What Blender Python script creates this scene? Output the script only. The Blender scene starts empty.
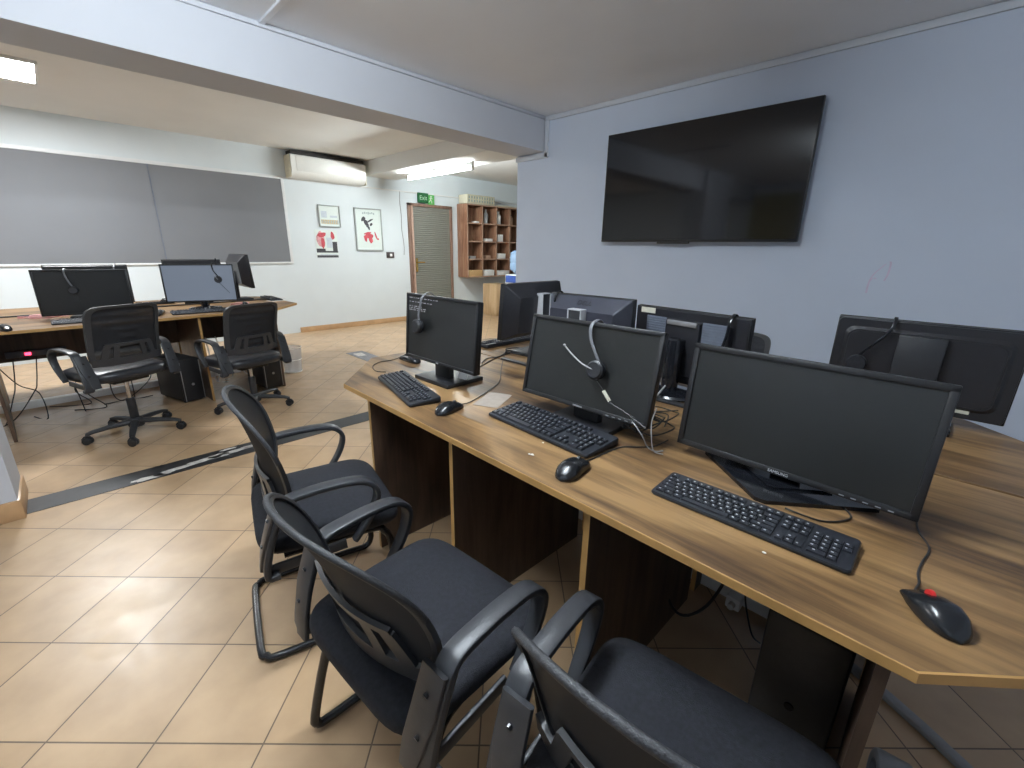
import bpy, bmesh, math, random
from mathutils import Vector, Matrix
random.seed(7)
C = bpy.context.scene.collection
R = math.radians
PI = math.pi

# ------------------------------------------------------------------ camera
F = 440.2234
H = 1.31
MR = ((0.7096, 0.7044, 0.0151), (0.2169, -0.1980, -0.9559), (-0.6704, 0.6816, -0.2933))
cam = bpy.data.cameras.new('camera')
cam.sensor_width = 36.0
cam.lens = F / 1024 * 36
cam.clip_start = 0.02
camo = bpy.data.objects.new('camera', cam)
C.objects.link(camo)
r_, d_, f_ = [Vector(v).normalized() for v in MR]
u_ = -d_
b_ = -f_
camo.matrix_world = Matrix(((r_.x, u_.x, b_.x, 0), (r_.y, u_.y, b_.y, 0), (r_.z, u_.z, b_.z, H), (0, 0, 0, 1)))
bpy.context.scene.camera = camo


def P(px, py, z):
    """photo point -> world point at height z"""
    d = r_ * ((px - 512) / F) + d_ * ((py - 384) / F) + f_
    return Vector((0, 0, H)) + d * ((z - H) / d.z)


def PX(px, py, X):
    d = r_ * ((px - 512) / F) + d_ * ((py - 384) / F) + f_
    return Vector((0, 0, H)) + d * (X / d.x)


def PY(px, py, Y):
    d = r_ * ((px - 512) / F) + d_ * ((py - 384) / F) + f_
    return Vector((0, 0, H)) + d * (Y / d.y)


# ------------------------------------------------------------------ materials
def newmat(name):
    m = bpy.data.materials.new(name)
    m.use_nodes = True
    nt = m.node_tree
    b = nt.nodes['Principled BSDF']
    return m, nt, b


def mat(name, col, rough=0.5, metal=0.0, var=0.06, scale=40.0, bump=0.0, bscale=300.0, spec=0.5, coat=0.0):
    m, nt, b = newmat(name)
    tc = nt.nodes.new('ShaderNodeTexCoord')
    n = nt.nodes.new('ShaderNodeTexNoise')
    n.inputs['Scale'].default_value = scale
    n.inputs['Detail'].default_value = 4
    nt.links.new(tc.outputs['Object'], n.inputs['Vector'])
    cr = nt.nodes.new('ShaderNodeValToRGB')
    cr.color_ramp.elements[0].position = 0.3
    cr.color_ramp.elements[1].position = 0.7
    cr.color_ramp.elements[0].color = tuple(max(0, c * (1 - var)) for c in col) + (1,)
    cr.color_ramp.elements[1].color = tuple(min(1, c * (1 + var)) for c in col) + (1,)
    nt.links.new(n.outputs['Fac'], cr.inputs['Fac'])
    nt.links.new(cr.outputs['Color'], b.inputs['Base Color'])
    b.inputs['Roughness'].default_value = rough
    b.inputs['Metallic'].default_value = metal
    b.inputs['Specular IOR Level'].default_value = spec
    b.inputs['Coat Weight'].default_value = coat
    if bump:
        n2 = nt.nodes.new('ShaderNodeTexNoise')
        n2.inputs['Scale'].default_value = bscale
        nt.links.new(tc.outputs['Object'], n2.inputs['Vector'])
        bp = nt.nodes.new('ShaderNodeBump')
        bp.inputs['Strength'].default_value = bump
        bp.inputs['Distance'].default_value = 0.002
        nt.links.new(n2.outputs['Fac'], bp.inputs['Height'])
        nt.links.new(bp.outputs['Normal'], b.inputs['Normal'])
    return m


def emis(name, col, strength):
    m, nt, b = newmat(name)
    b.inputs['Base Color'].default_value = (0.9, 0.9, 0.9, 1) if strength > 1 else (0.02, 0.02, 0.02, 1)
    b.inputs['Emission Color'].default_value = col + (1,)
    b.inputs['Emission Strength'].default_value = strength
    return m


def wood(name, dark, mid, light, axis=0, rough=0.42, knots=True, sc=1.0):
    m, nt, b = newmat(name)
    tc = nt.nodes.new('ShaderNodeTexCoord')
    mp = nt.nodes.new('ShaderNodeMapping')
    s = [22.0 * sc, 22.0 * sc, 22.0 * sc]
    s[axis] = 1.3 * sc
    mp.inputs['Scale'].default_value = s
    nt.links.new(tc.outputs['Object'], mp.inputs['Vector'])
    n = nt.nodes.new('ShaderNodeTexNoise')
    n.inputs['Scale'].default_value = 1.6
    n.inputs['Detail'].default_value = 8
    n.inputs['Roughness'].default_value = 0.65
    n.inputs['Distortion'].default_value = 0.6
    nt.links.new(mp.outputs['Vector'], n.inputs['Vector'])
    mp2 = nt.nodes.new('ShaderNodeMapping')
    s2 = [4.2 * sc] * 3
    s2[axis] = 0.9 * sc
    mp2.inputs['Scale'].default_value = s2
    nt.links.new(tc.outputs['Object'], mp2.inputs['Vector'])
    n2 = nt.nodes.new('ShaderNodeTexNoise')
    n2.inputs['Scale'].default_value = 2.0
    n2.inputs['Detail'].default_value = 5
    n2.inputs['Distortion'].default_value = 0.9
    nt.links.new(mp2.outputs['Vector'], n2.inputs['Vector'])
    mx = nt.nodes.new('ShaderNodeMath')
    mx.operation = 'MULTIPLY_ADD'
    mx.inputs[1].default_value = 0.42
    nt.links.new(n.outputs['Fac'], mx.inputs[0])
    m2 = nt.nodes.new('ShaderNodeMath')
    m2.operation = 'MULTIPLY'
    m2.inputs[1].default_value = 0.58
    nt.links.new(n2.outputs['Fac'], m2.inputs[0])
    nt.links.new(m2.outputs[0], mx.inputs[2])
    cr = nt.nodes.new('ShaderNodeValToRGB')
    cr.color_ramp.elements[0].position = 0.37
    cr.color_ramp.elements[0].color = dark + (1,)
    cr.color_ramp.elements[1].position = 0.60
    cr.color_ramp.elements[1].color = light + (1,)
    e = cr.color_ramp.elements.new(0.48)
    e.color = mid + (1,)
    nt.links.new(mx.outputs[0], cr.inputs['Fac'])
    nt.links.new(cr.outputs['Color'], b.inputs['Base Color'])
    b.inputs['Roughness'].default_value = rough
    bp = nt.nodes.new('ShaderNodeBump')
    bp.inputs['Strength'].default_value = 0.12
    bp.inputs['Distance'].default_value = 0.001
    nt.links.new(n.outputs['Fac'], bp.inputs['Height'])
    nt.links.new(bp.outputs['Normal'], b.inputs['Normal'])
    return m


def tilemat():
    m, nt, b = newmat('ceramic_tile')
    g = nt.nodes.new('ShaderNodeNewGeometry')
    mp = nt.nodes.new('ShaderNodeMapping')
    mp.vector_type = 'POINT'
    PU, PV = 0.2965, 0.3155
    # u=(x+y)/sqrt2, v=(y-x)/sqrt2 : rotate by -45 degrees
    mp.inputs['Rotation'].default_value = (0, 0, R(-45))
    mp.inputs['Location'].default_value = (1.2530 + 40 * PU, -1.1840 + 40 * PV, 0)
    nt.links.new(g.outputs['Position'], mp.inputs['Vector'])
    br = nt.nodes.new('ShaderNodeTexBrick')
    br.offset = 0.0
    br.squash = 1.0
    br.inputs['Scale'].default_value = 1.0
    br.inputs['Brick Width'].default_value = PU
    br.inputs['Row Height'].default_value = PV
    br.inputs['Mortar Size'].default_value = 0.0026
    br.inputs['Mortar Smooth'].default_value = 0.3
    br.inputs['Bias'].default_value = 0.0
    br.inputs['Color1'].default_value = (0.46, 0.315, 0.185, 1)
    br.inputs['Color2'].default_value = (0.52, 0.365, 0.225, 1)
    br.inputs['Mortar'].default_value = (0.15, 0.105, 0.07, 1)
    nt.links.new(mp.outputs['Vector'], br.inputs['Vector'])
    n = nt.nodes.new('ShaderNodeTexNoise')
    n.inputs['Scale'].default_value = 6
    n.inputs['Detail'].default_value = 6
    nt.links.new(g.outputs['Position'], n.inputs['Vector'])
    cr = nt.nodes.new('ShaderNodeValToRGB')
    cr.color_ramp.elements[0].color = (0.87, 0.85, 0.83, 1)
    cr.color_ramp.elements[1].color = (1.09, 1.08, 1.06, 1)
    cr.color_ramp.elements[0].position = 0.3
    cr.color_ramp.elements[1].position = 0.7
    nt.links.new(n.outputs['Fac'], cr.inputs['Fac'])
    mx = nt.nodes.new('ShaderNodeMix')
    mx.data_type = 'RGBA'
    mx.blend_type = 'MULTIPLY'
    mx.inputs[0].default_value = 1.0
    nt.links.new(br.outputs['Color'], mx.inputs[6])
    nt.links.new(cr.outputs['Color'], mx.inputs[7])
    nt.links.new(mx.outputs[2], b.inputs['Base Color'])
    n3 = nt.nodes.new('ShaderNodeTexNoise')
    n3.inputs['Scale'].default_value = 9
    n3.inputs['Detail'].default_value = 5
    n3.inputs['Distortion'].default_value = 1.5
    nt.links.new(g.outputs['Position'], n3.inputs['Vector'])
    mr = nt.nodes.new('ShaderNodeMapRange')
    mr.inputs['From Min'].default_value = 0.35
    mr.inputs['From Max'].default_value = 0.65
    mr.inputs['To Min'].default_value = 0.30
    mr.inputs['To Max'].default_value = 0.40
    nt.links.new(n3.outputs['Fac'], mr.inputs['Value'])
    nt.links.new(mr.outputs[0], b.inputs['Roughness'])
    bp = nt.nodes.new('ShaderNodeBump')
    bp.invert = True
    bp.inputs['Strength'].default_value = 0.5
    bp.inputs['Distance'].default_value = 0.002
    nt.links.new(br.outputs['Fac'], bp.inputs['Height'])
    bp2 = nt.nodes.new('ShaderNodeBump')
    bp2.inputs['Strength'].default_value = 0.015
    bp2.inputs['Distance'].default_value = 0.004
    nt.links.new(n3.outputs['Fac'], bp2.inputs['Height'])
    nt.links.new(bp.outputs['Normal'], bp2.inputs['Normal'])
    nt.links.new(bp2.outputs['Normal'], b.inputs['Normal'])
    return m


def meshfab(name, col, see):
    m, nt, b = newmat(name)
    b.inputs['Base Color'].default_value = col + (1,)
    b.inputs['Roughness'].default_value = 0.75
    b.inputs['Specular IOR Level'].default_value = 0.25
    tr = nt.nodes.new('ShaderNodeBsdfTransparent')
    mx = nt.nodes.new('ShaderNodeMixShader')
    tc = nt.nodes.new('ShaderNodeTexCoord')
    n = nt.nodes.new('ShaderNodeTexNoise')
    n.inputs['Scale'].default_value = 9
    nt.links.new(tc.outputs['Object'], n.inputs['Vector'])
    mr = nt.nodes.new('ShaderNodeMapRange')
    mr.inputs['From Min'].default_value = 0.3
    mr.inputs['From Max'].default_value = 0.7
    mr.inputs['To Min'].default_value = see * 0.8
    mr.inputs['To Max'].default_value = see * 1.2
    nt.links.new(n.outputs['Fac'], mr.inputs['Value'])
    nt.links.new(mr.outputs[0], mx.inputs[0])
    nt.links.new(b.outputs[0], mx.inputs[1])
    nt.links.new(tr.outputs[0], mx.inputs[2])
    nt.links.new(mx.outputs[0], nt.nodes['Material Output'].inputs['Surface'])
    return m


M = {}
M['tile'] = tilemat()
M['wall_lav'] = mat('lavender_paint', (0.58, 0.65, 0.77), 0.62, var=0.02, scale=3, bump=0.05, bscale=60)
M['wall_white'] = mat('white_paint', (0.67, 0.725, 0.75), 0.6, var=0.02, scale=3, bump=0.05, bscale=60)
M['beam'] = mat('beam_paint', (0.54, 0.56, 0.605), 0.6, var=0.02, scale=3)
M['ceil'] = mat('ceiling_paint', (0.85, 0.89, 0.94), 0.8, var=0.02, scale=2)
M['ceil2'] = mat('cream_ceiling_paint', (0.78, 0.79, 0.78), 0.8, var=0.02, scale=2)
M['trunk'] = mat('white_pvc', (0.74, 0.75, 0.74), 0.45, var=0.02)
M['trunk_lav'] = mat('painted_pvc', (0.60, 0.64, 0.70), 0.5, var=0.02)
M['skirt'] = mat('skirting_tile', (0.50, 0.31, 0.16), 0.35, var=0.15, scale=8)
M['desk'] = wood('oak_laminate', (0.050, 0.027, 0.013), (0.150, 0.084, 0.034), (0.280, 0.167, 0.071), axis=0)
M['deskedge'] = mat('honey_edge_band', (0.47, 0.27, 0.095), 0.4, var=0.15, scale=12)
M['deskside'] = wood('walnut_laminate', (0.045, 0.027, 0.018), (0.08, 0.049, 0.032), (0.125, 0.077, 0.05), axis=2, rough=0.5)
M['shelf'] = wood('shelf_wood', (0.17, 0.075, 0.04), (0.27, 0.135, 0.08), (0.36, 0.2, 0.12), axis=2, rough=0.5)
M['shelfedge'] = mat('shelf_edge', (0.42, 0.27, 0.19), 0.5, var=0.12, scale=14)
M['pine'] = wood('pale_pine', (0.45, 0.30, 0.16), (0.55, 0.38, 0.21), (0.62, 0.45, 0.27), axis=2, rough=0.5)
M['blk'] = mat('black_plastic', (0.016, 0.017, 0.020), 0.42, var=0.1, scale=60, bump=0.05, bscale=700)
M['band_grey'] = mat('grey_headband', (0.16, 0.165, 0.18), 0.3, 0.2)
M['dull_paper'] = mat('dull_brownish_paper', (0.30, 0.255, 0.215), 0.6, var=0.1)
M['blk_gloss'] = mat('gloss_black_plastic', (0.008, 0.009, 0.012), 0.12, var=0.05)
M['blk_soft'] = mat('soft_black_plastic', (0.028, 0.029, 0.032), 0.55, var=0.1, scale=80, bump=0.08, bscale=500)
M['arm'] = mat('grey_black_plastic', (0.028, 0.030, 0.034), 0.38, var=0.1, scale=50, bump=0.06, bscale=400)
M['chairfab'] = mat('black_upholstery', (0.011, 0.012, 0.016), 0.85, var=0.35, scale=90, bump=0.5, bscale=420, spec=0.3)
M['leather'] = mat('black_leather', (0.020, 0.022, 0.027), 0.34, var=0.15, scale=40, bump=0.12, bscale=160)
M['mesh'] = meshfab('chair_mesh_fabric', (0.009, 0.0095, 0.011), 0.05)
M['mesh_ribbed'] = meshfab('ribbed_chair_mesh', (0.016, 0.017, 0.020), 0.03)
M['piping'] = mat('edge_piping', (0.017, 0.018, 0.021), 0.6, var=0.3, scale=200, bump=0.6, bscale=350)
M['tube'] = mat('black_tube', (0.012, 0.012, 0.014), 0.25, var=0.05)
M['chrome'] = mat('chrome', (0.6, 0.6, 0.6), 0.18, 1.0, var=0.03)
M['silver'] = mat('silver_plastic', (0.42, 0.42, 0.43), 0.35, 0.6, var=0.05)
M['screen'] = mat('matte_screen', (0.015, 0.016, 0.016), 0.30, var=0.03, scale=4, spec=0.45)
M['tv'] = mat('tv_glass', (0.006, 0.006, 0.008), 0.07, var=0.02, spec=0.55)
M['screen_bright'] = emis('lit_grey_screen', (0.62, 0.76, 1.0), 0.20)  # even pale blue emission imitates the glare reflected on this screen
M['case'] = mat('monitor_casing', (0.009, 0.0095, 0.011), 0.42, var=0.08, scale=60, bump=0.05, bscale=800)
M['caseback'] = mat('monitor_back', (0.034, 0.037, 0.050), 0.36, var=0.1, scale=50, bump=0.06, bscale=700)  # paler copy of the dark back, light from above put into its colour
M['caseback_dark'] = mat('dark_monitor_back', (0.013, 0.0135, 0.017), 0.38, var=0.1, scale=50, bump=0.06, bscale=700)
M['vent'] = mat('vent_grey', (0.13, 0.15, 0.19), 0.5, var=0.1)
M['key'] = mat('keycap', (0.016, 0.018, 0.024), 0.40, var=0.1, scale=120)
M['kbase'] = mat('keyboard_body', (0.012, 0.014, 0.019), 0.42, var=0.08)
M['legend_dim'] = mat('worn_key_legend', (0.22, 0.23, 0.25), 0.6)
M['legend'] = mat('key_legend', (0.38, 0.39, 0.41), 0.6)
M['mouse'] = mat('mouse_shell', (0.009, 0.010, 0.012), 0.25, var=0.1, scale=40)
M['cable'] = mat('black_cable', (0.018, 0.018, 0.019), 0.5)
M['cable_grey'] = mat('grey_cable', (0.30, 0.30, 0.30), 0.5)
M['cable_white'] = mat('white_cable', (0.62, 0.61, 0.58), 0.5)
M['badge'] = mat('silver_badge', (0.55, 0.56, 0.58), 0.4, 0.3)
M['badge_dk'] = mat('dark_badge', (0.008, 0.008, 0.010), 0.3)
M['sticker'] = mat('paper_sticker', (0.58, 0.56, 0.46), 0.7, var=0.08)
M['tape'] = mat('black_floor_tape', (0.016, 0.017, 0.019), 0.45, var=0.3, scale=25)
M['tape_grey'] = mat('dusty_grey_tape', (0.19, 0.19, 0.21), 0.5, var=0.3, scale=25)
M['tape_worn'] = mat('worn_white_tape', (0.58, 0.55, 0.52), 0.6, var=0.2, scale=40)
M['film'] = mat('grey_window_film', (0.205, 0.213, 0.228), 0.08, var=0.03, scale=2, spec=0.5)
M['frame_white'] = mat('white_frame', (0.72, 0.74, 0.75), 0.4, var=0.02)
M['ac'] = mat('ac_plastic', (0.78, 0.78, 0.75), 0.22, var=0.02)
M['ac_old'] = mat('yellowed_plastic', (0.68, 0.63, 0.48), 0.4, var=0.05)
M['dark'] = mat('dark_void', (0.02, 0.018, 0.016), 0.8)
M['doorframe'] = wood('door_frame_wood', (0.15, 0.085, 0.06), (0.22, 0.13, 0.095), (0.28, 0.175, 0.13), axis=2, rough=0.5)
M['doorjamb'] = mat('door_edge_lath', (0.50, 0.34, 0.27), 0.5, var=0.1)
M['doorleaf'] = mat('ribbed_door_panel', (0.235, 0.235, 0.205), 0.55, var=0.06)
M['brass'] = mat('brass', (0.62, 0.42, 0.14), 0.25, 0.9, var=0.05)
M['green'] = mat('exit_green', (0.012, 0.11, 0.035), 0.4, var=0.05)
M['green_lt'] = mat('exit_bright_green', (0.10, 0.42, 0.10), 0.4, var=0.05)
M['pale_green'] = mat('exit_pale_lettering', (0.45, 0.66, 0.47), 0.5)
M['pic_frame'] = mat('grey_picture_frame', (0.33, 0.36, 0.35), 0.4, var=0.05)
M['paper'] = mat('print_paper', (0.68, 0.75, 0.72), 0.6, var=0.02)
M['ink'] = mat('dark_ink', (0.05, 0.05, 0.06), 0.6)
M['ink_grey'] = mat('grey_green_ink', (0.36, 0.44, 0.44), 0.6)
M['red'] = mat('red_ink', (0.52, 0.07, 0.09), 0.6, var=0.2, scale=30)
M['pink'] = mat('pink_ink', (0.66, 0.34, 0.35), 0.6, var=0.2, scale=30)
M['ochre'] = mat('ochre_ink', (0.52, 0.42, 0.25), 0.6, var=0.25, scale=60)
M['bluegrey'] = mat('pale_blue_ink', (0.52, 0.58, 0.64), 0.6, var=0.1, scale=20)
M['white'] = mat('white_plastic', (0.78, 0.78, 0.76), 0.4, var=0.03)
M['cream'] = mat('cream_plastic', (0.64, 0.61, 0.47), 0.45, var=0.05)
M['cardboard'] = mat('cardboard', (0.55, 0.36, 0.17), 0.7, var=0.08)
M['blue'] = mat('blue_plastic', (0.05, 0.11, 0.42), 0.3, var=0.08)
M['redled'] = emis('red_power_lamp', (1.0, 0.04, 0.10), 5.0)
M['scribble'] = mat('faint_pink_marker', (0.62, 0.55, 0.70), 0.7)
M['redbtn'] = mat('red_scroll_dot', (0.50, 0.02, 0.02), 0.4)
M['socket'] = mat('brown_socket', (0.06, 0.045, 0.045), 0.4)
M['glow_text'] = emis('screen_text', (0.80, 0.82, 0.90), 0.42)
M['panel_far'] = emis('led_panel_far', (0.96, 0.985, 1.0), 82.0)
M['tube_main'] = emis('cool_fluorescent_tube', (0.86, 0.94, 1.0), 300.0)
M['daylight'] = emis('frosted_daylight', (0.74, 0.87, 1.0), 1.0)
M['tubelamp'] = emis('fluorescent_tube', (0.92, 0.99, 1.0), 290.0)
M['blind'] = mat('vertical_blind', (0.36, 0.32, 0.15), 0.7, var=0.1, scale=12)


def watermat():
    m, nt, b = newmat('bottle_blue_plastic')
    b.inputs['Base Color'].default_value = (0.42, 0.62, 0.90, 1)
    b.inputs['Roughness'].default_value = 0.15
    b.inputs['Transmission Weight'].default_value = 0.35
    return m


M['water'] = watermat()


def wiremat():
    m, nt, b = newmat('white_wire_mesh')
    b.inputs['Base Color'].default_value = (0.65, 0.66, 0.67, 1)
    b.inputs['Roughness'].default_value = 0.4
    tr = nt.nodes.new('ShaderNodeBsdfTransparent')
    mx = nt.nodes.new('ShaderNodeMixShader')
    mx.inputs[0].default_value = 0.55
    nt.links.new(b.outputs[0], mx.inputs[1])
    nt.links.new(tr.outputs[0], mx.inputs[2])
    nt.links.new(mx.outputs[0], nt.nodes['Material Output'].inputs['Surface'])
    return m


M['wire'] = wiremat()


# ------------------------------------------------------------------ mesh building
class MB:
    def __init__(s):
        s.v = []
        s.f = []
        s.mi = []

    def add(s, verts, faces, T=None, mi=0):
        o = len(s.v)
        if T is not None:
            verts = [T @ Vector(v) for v in verts]
        s.v += [tuple(v) for v in verts]
        s.f += [tuple(i + o for i in f) for f in faces]
        s.mi += [mi] * len(faces)
        return s

    def box(s, c, d, T=None, b=0.0, seg=2, mi=0):
        hx, hy, hz = d[0] / 2, d[1] / 2, d[2] / 2
        b = min(b, hx * 0.95, hy * 0.95, hz * 0.95)
        if b <= 0:
            vs = [(c[0] + x * hx, c[1] + y * hy, c[2] + z * hz) for z in (-1, 1) for y in (-1, 1) for x in (-1, 1)]
            fs = [(0, 2, 3, 1), (4, 5, 7, 6), (0, 1, 5, 4), (2, 6, 7, 3), (0, 4, 6, 2), (1, 3, 7, 5)]
            return s.add(vs, fs, T, mi)
        bm = bmesh.new()
        bmesh.ops.create_cube(bm, size=1.0)
        for v in bm.verts:
            v.co = Vector((v.co.x * 2 * hx + c[0], v.co.y * 2 * hy + c[1], v.co.z * 2 * hz + c[2]))
        bmesh.ops.bevel(bm, geom=list(bm.edges), offset=b, segments=seg, profile=0.5, affect='EDGES')
        bm.verts.index_update()
        vs = [tuple(v.co) for v in bm.verts]
        fs = [tuple(v.index for v in f.verts) for f in bm.faces]
        bm.free()
        return s.add(vs, fs, T, mi)

    def prism(s, poly, z0, z1, T=None, mi=0):
        n = len(poly)
        vs = [(p[0], p[1], z0) for p in poly] + [(p[0], p[1], z1) for p in poly]
        fs = [tuple(reversed(range(n))), tuple(range(n, 2 * n))]
        fs += [(i, (i + 1) % n, n + (i + 1) % n, n + i) for i in range(n)]
        return s.add(vs, fs, T, mi)

    def loft(s, rings, T=None, cap=True, closed=True, mi=0):
        n = len(rings[0])
        vs = [p for r in rings for p in r]
        fs = []
        for k in range(len(rings) - 1):
            for i in range(n if closed else n - 1):
                j = (i + 1) % n
                fs.append((k * n + i, k * n + j, (k + 1) * n + j, (k + 1) * n + i))
        if cap:
            fs.append(tuple(reversed(range(n))))
            fs.append(tuple((len(rings) - 1) * n + i for i in range(n)))
        return s.add(vs, fs, T, mi)

    def lathe(s, prof, n=20, T=None, mi=0, cap=True):
        rings = [[(r * math.cos(2 * PI * i / n), r * math.sin(2 * PI * i / n), z) for i in range(n)] for r, z in prof]
        return s.loft(rings, T, cap, mi=mi)

    def tube(s, pts, r, n=8, closed=False, T=None, mi=0):
        pts = [Vector(p) for p in pts]
        rr = r if isinstance(r, (list, tuple)) else [r] * len(pts)
        m = len(pts)
        rings = []
        up = None
        for i, p in enumerate(pts):
            a = pts[(i - 1) % m] if (closed or i > 0) else p
            c = pts[(i + 1) % m] if (closed or i < m - 1) else p
            t = (c - a)
            t = t.normalized() if t.length > 1e-9 else Vector((0, 0, 1))
            if up is None:
                up = Vector((0, 0, 1)) if abs(t.z) < 0.9 else Vector((1, 0, 0))
            x = t.cross(up)
            if x.length < 1e-6:
                x = t.orthogonal()
            x.normalize()
            y = x.cross(t).normalized()
            up = y
            rings.append([tuple(p + x * (rr[i] * math.cos(2 * PI * k / n)) + y * (rr[i] * math.sin(2 * PI * k / n))) for k in range(n)])
        if closed:
            rings.append(rings[0])
        return s.loft(rings, T, cap=not closed, mi=mi)

    def strap(s, pts, w, t, xdir=(1, 0, 0), T=None, r=0.35, mi=0):
        """sweep a rounded rectangle, width w along xdir, thickness t in the path normal"""
        pts = [Vector(p) for p in pts]
        X = Vector(xdir).normalized()
        m = len(pts)
        ws = w if isinstance(w, (list, tuple)) else [w] * m
        ts = t if isinstance(t, (list, tuple)) else [t] * m
        rings = []
        for i, p in enumerate(pts):
            a = pts[max(0, i - 1)]
            c = pts[min(m - 1, i + 1)]
            tg = (c - a).normalized()
            nrm = tg.cross(X).normalized()
            hw, ht = ws[i] / 2, ts[i] / 2
            k = min(hw, ht) * 2 * r
            prof = [(-hw + k, -ht), (hw - k, -ht), (hw - k * .3, -ht + k * .3), (hw, -ht + k), (hw, ht - k), (hw - k * .3, ht - k * .3), (hw - k, ht), (-hw + k, ht),
                    (-hw + k * .3, ht - k * .3), (-hw, ht - k), (-hw, -ht + k), (-hw + k * .3, -ht + k * .3)]
            rings.append([tuple(p + X * a_ + nrm * b_) for a_, b_ in prof])
        return s.loft(rings, T, mi=mi)

    def sphere(s, c, r, n=12, m=8, sc=(1, 1, 1), T=None, mi=0):
        rings = []
        for j in range(1, m):
            a = PI * j / m
            rings.append([(c[0] + sc[0] * r * math.sin(a) * math.cos(2 * PI * i / n), c[1] + sc[1] * r * math.sin(a) * math.sin(2 * PI * i / n), c[2] - sc[2] * r * math.cos(a)) for i in range(n)])
        return s.loft(rings, T, mi=mi)

    def grid(s, fn, nu, nv, T=None, mi=0, thick=None):
        vs = [fn(i / nu, j / nv) for j in range(nv + 1) for i in range(nu + 1)]
        fs = [(j * (nu + 1) + i, j * (nu + 1) + i + 1, (j + 1) * (nu + 1) + i + 1, (j + 1) * (nu + 1) + i) for j in range(nv) for i in range(nu)]
        if thick is None:
            return s.add(vs, fs, T, mi)
        V = [Vector(v) for v in vs]
        W = nu + 1
        back = []
        for j in range(nv + 1):
            for i in range(nu + 1):
                a = V[j * W + max(0, i - 1)]
                b = V[j * W + min(nu, i + 1)]
                c = V[max(0, j - 1) * W + i]
                d = V[min(nv, j + 1) * W + i]
                nn = (b - a).cross(d - c)
                nn = nn.normalized() if nn.length > 1e-12 else Vector((0, 0, 1))
                back.append(V[j * W + i] - nn * thick)
        N = len(vs)
        allv = vs + [tuple(b) for b in back]
        ff = list(fs) + [tuple(N + k for k in reversed(f)) for f in fs]
        rim = [i for i in range(nu)]
        loop = [i for i in range(nu + 1)] + [j * W + nu for j in range(1, nv + 1)] + [nv * W + i for i in range(nu - 1, -1, -1)] + [j * W for j in range(nv - 1, 0, -1)]
        for k in range(len(loop)):
            a, b = loop[k], loop[(k + 1) % len(loop)]
            ff.append((b, a, N + a, N + b))
        return s.add(allv, ff, T, mi)

    def mesh(s, name, mats, angle=35):
        me = bpy.data.meshes.new(name)
        me.from_pydata(s.v, [], s.f)
        for m in (mats if isinstance(mats, (list, tuple)) else [mats]):
            me.materials.append(m)
        if any(s.mi):
            me.polygons.foreach_set('material_index', s.mi)
        bm = bmesh.new()
        bm.from_mesh(me)
        bmesh.ops.recalc_face_normals(bm, faces=list(bm.faces))
        bm.to_mesh(me)
        bm.free()
        me.shade_smooth()
        me.set_sharp_from_angle(angle=R(angle))
        me.update()
        return me


def obj(name, mb, mats, parent=None, angle=35):
    o = bpy.data.objects.new(name, mb.mesh(name, mats, angle))
    C.objects.link(o)
    if parent is not None:
        o.parent = parent
    return o


def tag(o, label, cat, group=None):
    o['label'] = label
    o['category'] = cat
    if group:
        o['group'] = group
    return o


def thing(name, label, cat, loc=(0, 0, 0), rz=0.0, group=None):
    o = bpy.data.objects.new(name, None)
    o.empty_display_size = 0.05
    C.objects.link(o)
    o.location = loc
    o.rotation_euler = (0, 0, rz)
    return tag(o, label, cat, group)


def struct(name, mb, mats, parent=None):
    o = obj(name, mb, mats, parent)
    if parent is None:
        o['kind'] = 'structure'
    return o


def dup(root, loc, rz, label=None, group=None):
    def rec(o, par):
        c = o.copy()
        C.objects.link(c)
        if par is not None:
            c.parent = par
        for ch in kids.get(o.name, []):
            rec(ch, c)
        return c
    kids = {}
    for o in bpy.data.objects:
        if o.parent is not None:
            kids.setdefault(o.parent.name, []).append(o)
    r = rec(root, None)
    r.location = loc
    r.rotation_euler = (0, 0, rz)
    if label:
        r['label'] = label
    if group:
        r['group'] = group
    return r


def smooth(pts, k=6):
    """Catmull-Rom through points"""
    pts = [Vector(p) for p in pts]
    out = []
    n = len(pts)
    for i in range(n - 1):
        p0, p1, p2, p3 = pts[max(0, i - 1)], pts[i], pts[i + 1], pts[min(n - 1, i + 2)]
        for j in range(k):
            t = j / k
            out.append(0.5 * ((2 * p1) + (p2 - p0) * t + (2 * p0 - 5 * p1 + 4 * p2 - p3) * t * t + (3 * p1 - p0 - 3 * p2 + p3) * t ** 3))
    out.append(pts[-1])
    return out


def bar_between(mb, a, b, w, t, T=None, mi=0):
    mb.strap([a, b], w, t, T=T, mi=mi)


def textmesh(body, size, name, m, parent, T, extrude=0.0006, align='CENTER'):
    cu = bpy.data.curves.new(name, 'FONT')
    cu.body = body
    cu.size = size
    cu.extrude = extrude
    cu.align_x = align
    cu.align_y = 'CENTER'
    o = bpy.data.objects.new('tmp_text', cu)
    C.objects.link(o)
    bpy.context.view_layer.update()
    me = bpy.data.meshes.new_from_object(o.evaluated_get(bpy.context.evaluated_depsgraph_get()))
    bpy.data.objects.remove(o)
    bpy.data.curves.remove(cu)
    me.name = name
    me.materials.clear()
    me.materials.append(m)
    q = bpy.data.objects.new(name, me)
    C.objects.link(q)
    if parent is not None:
        q.parent = parent
    q.matrix_local = T
    return q


# text facing local -Y, reading along +X, up +Z
TXT_FRONT = Matrix(((1, 0, 0, 0), (0, 0, -1, 0), (0, 1, 0, 0), (0, 0, 0, 1)))
# text facing local +Y (read from behind): along -X
TXT_BACK = Matrix(((-1, 0, 0, 0), (0, 0, 1, 0), (0, 1, 0, 0), (0, 0, 0, 1)))

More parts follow.
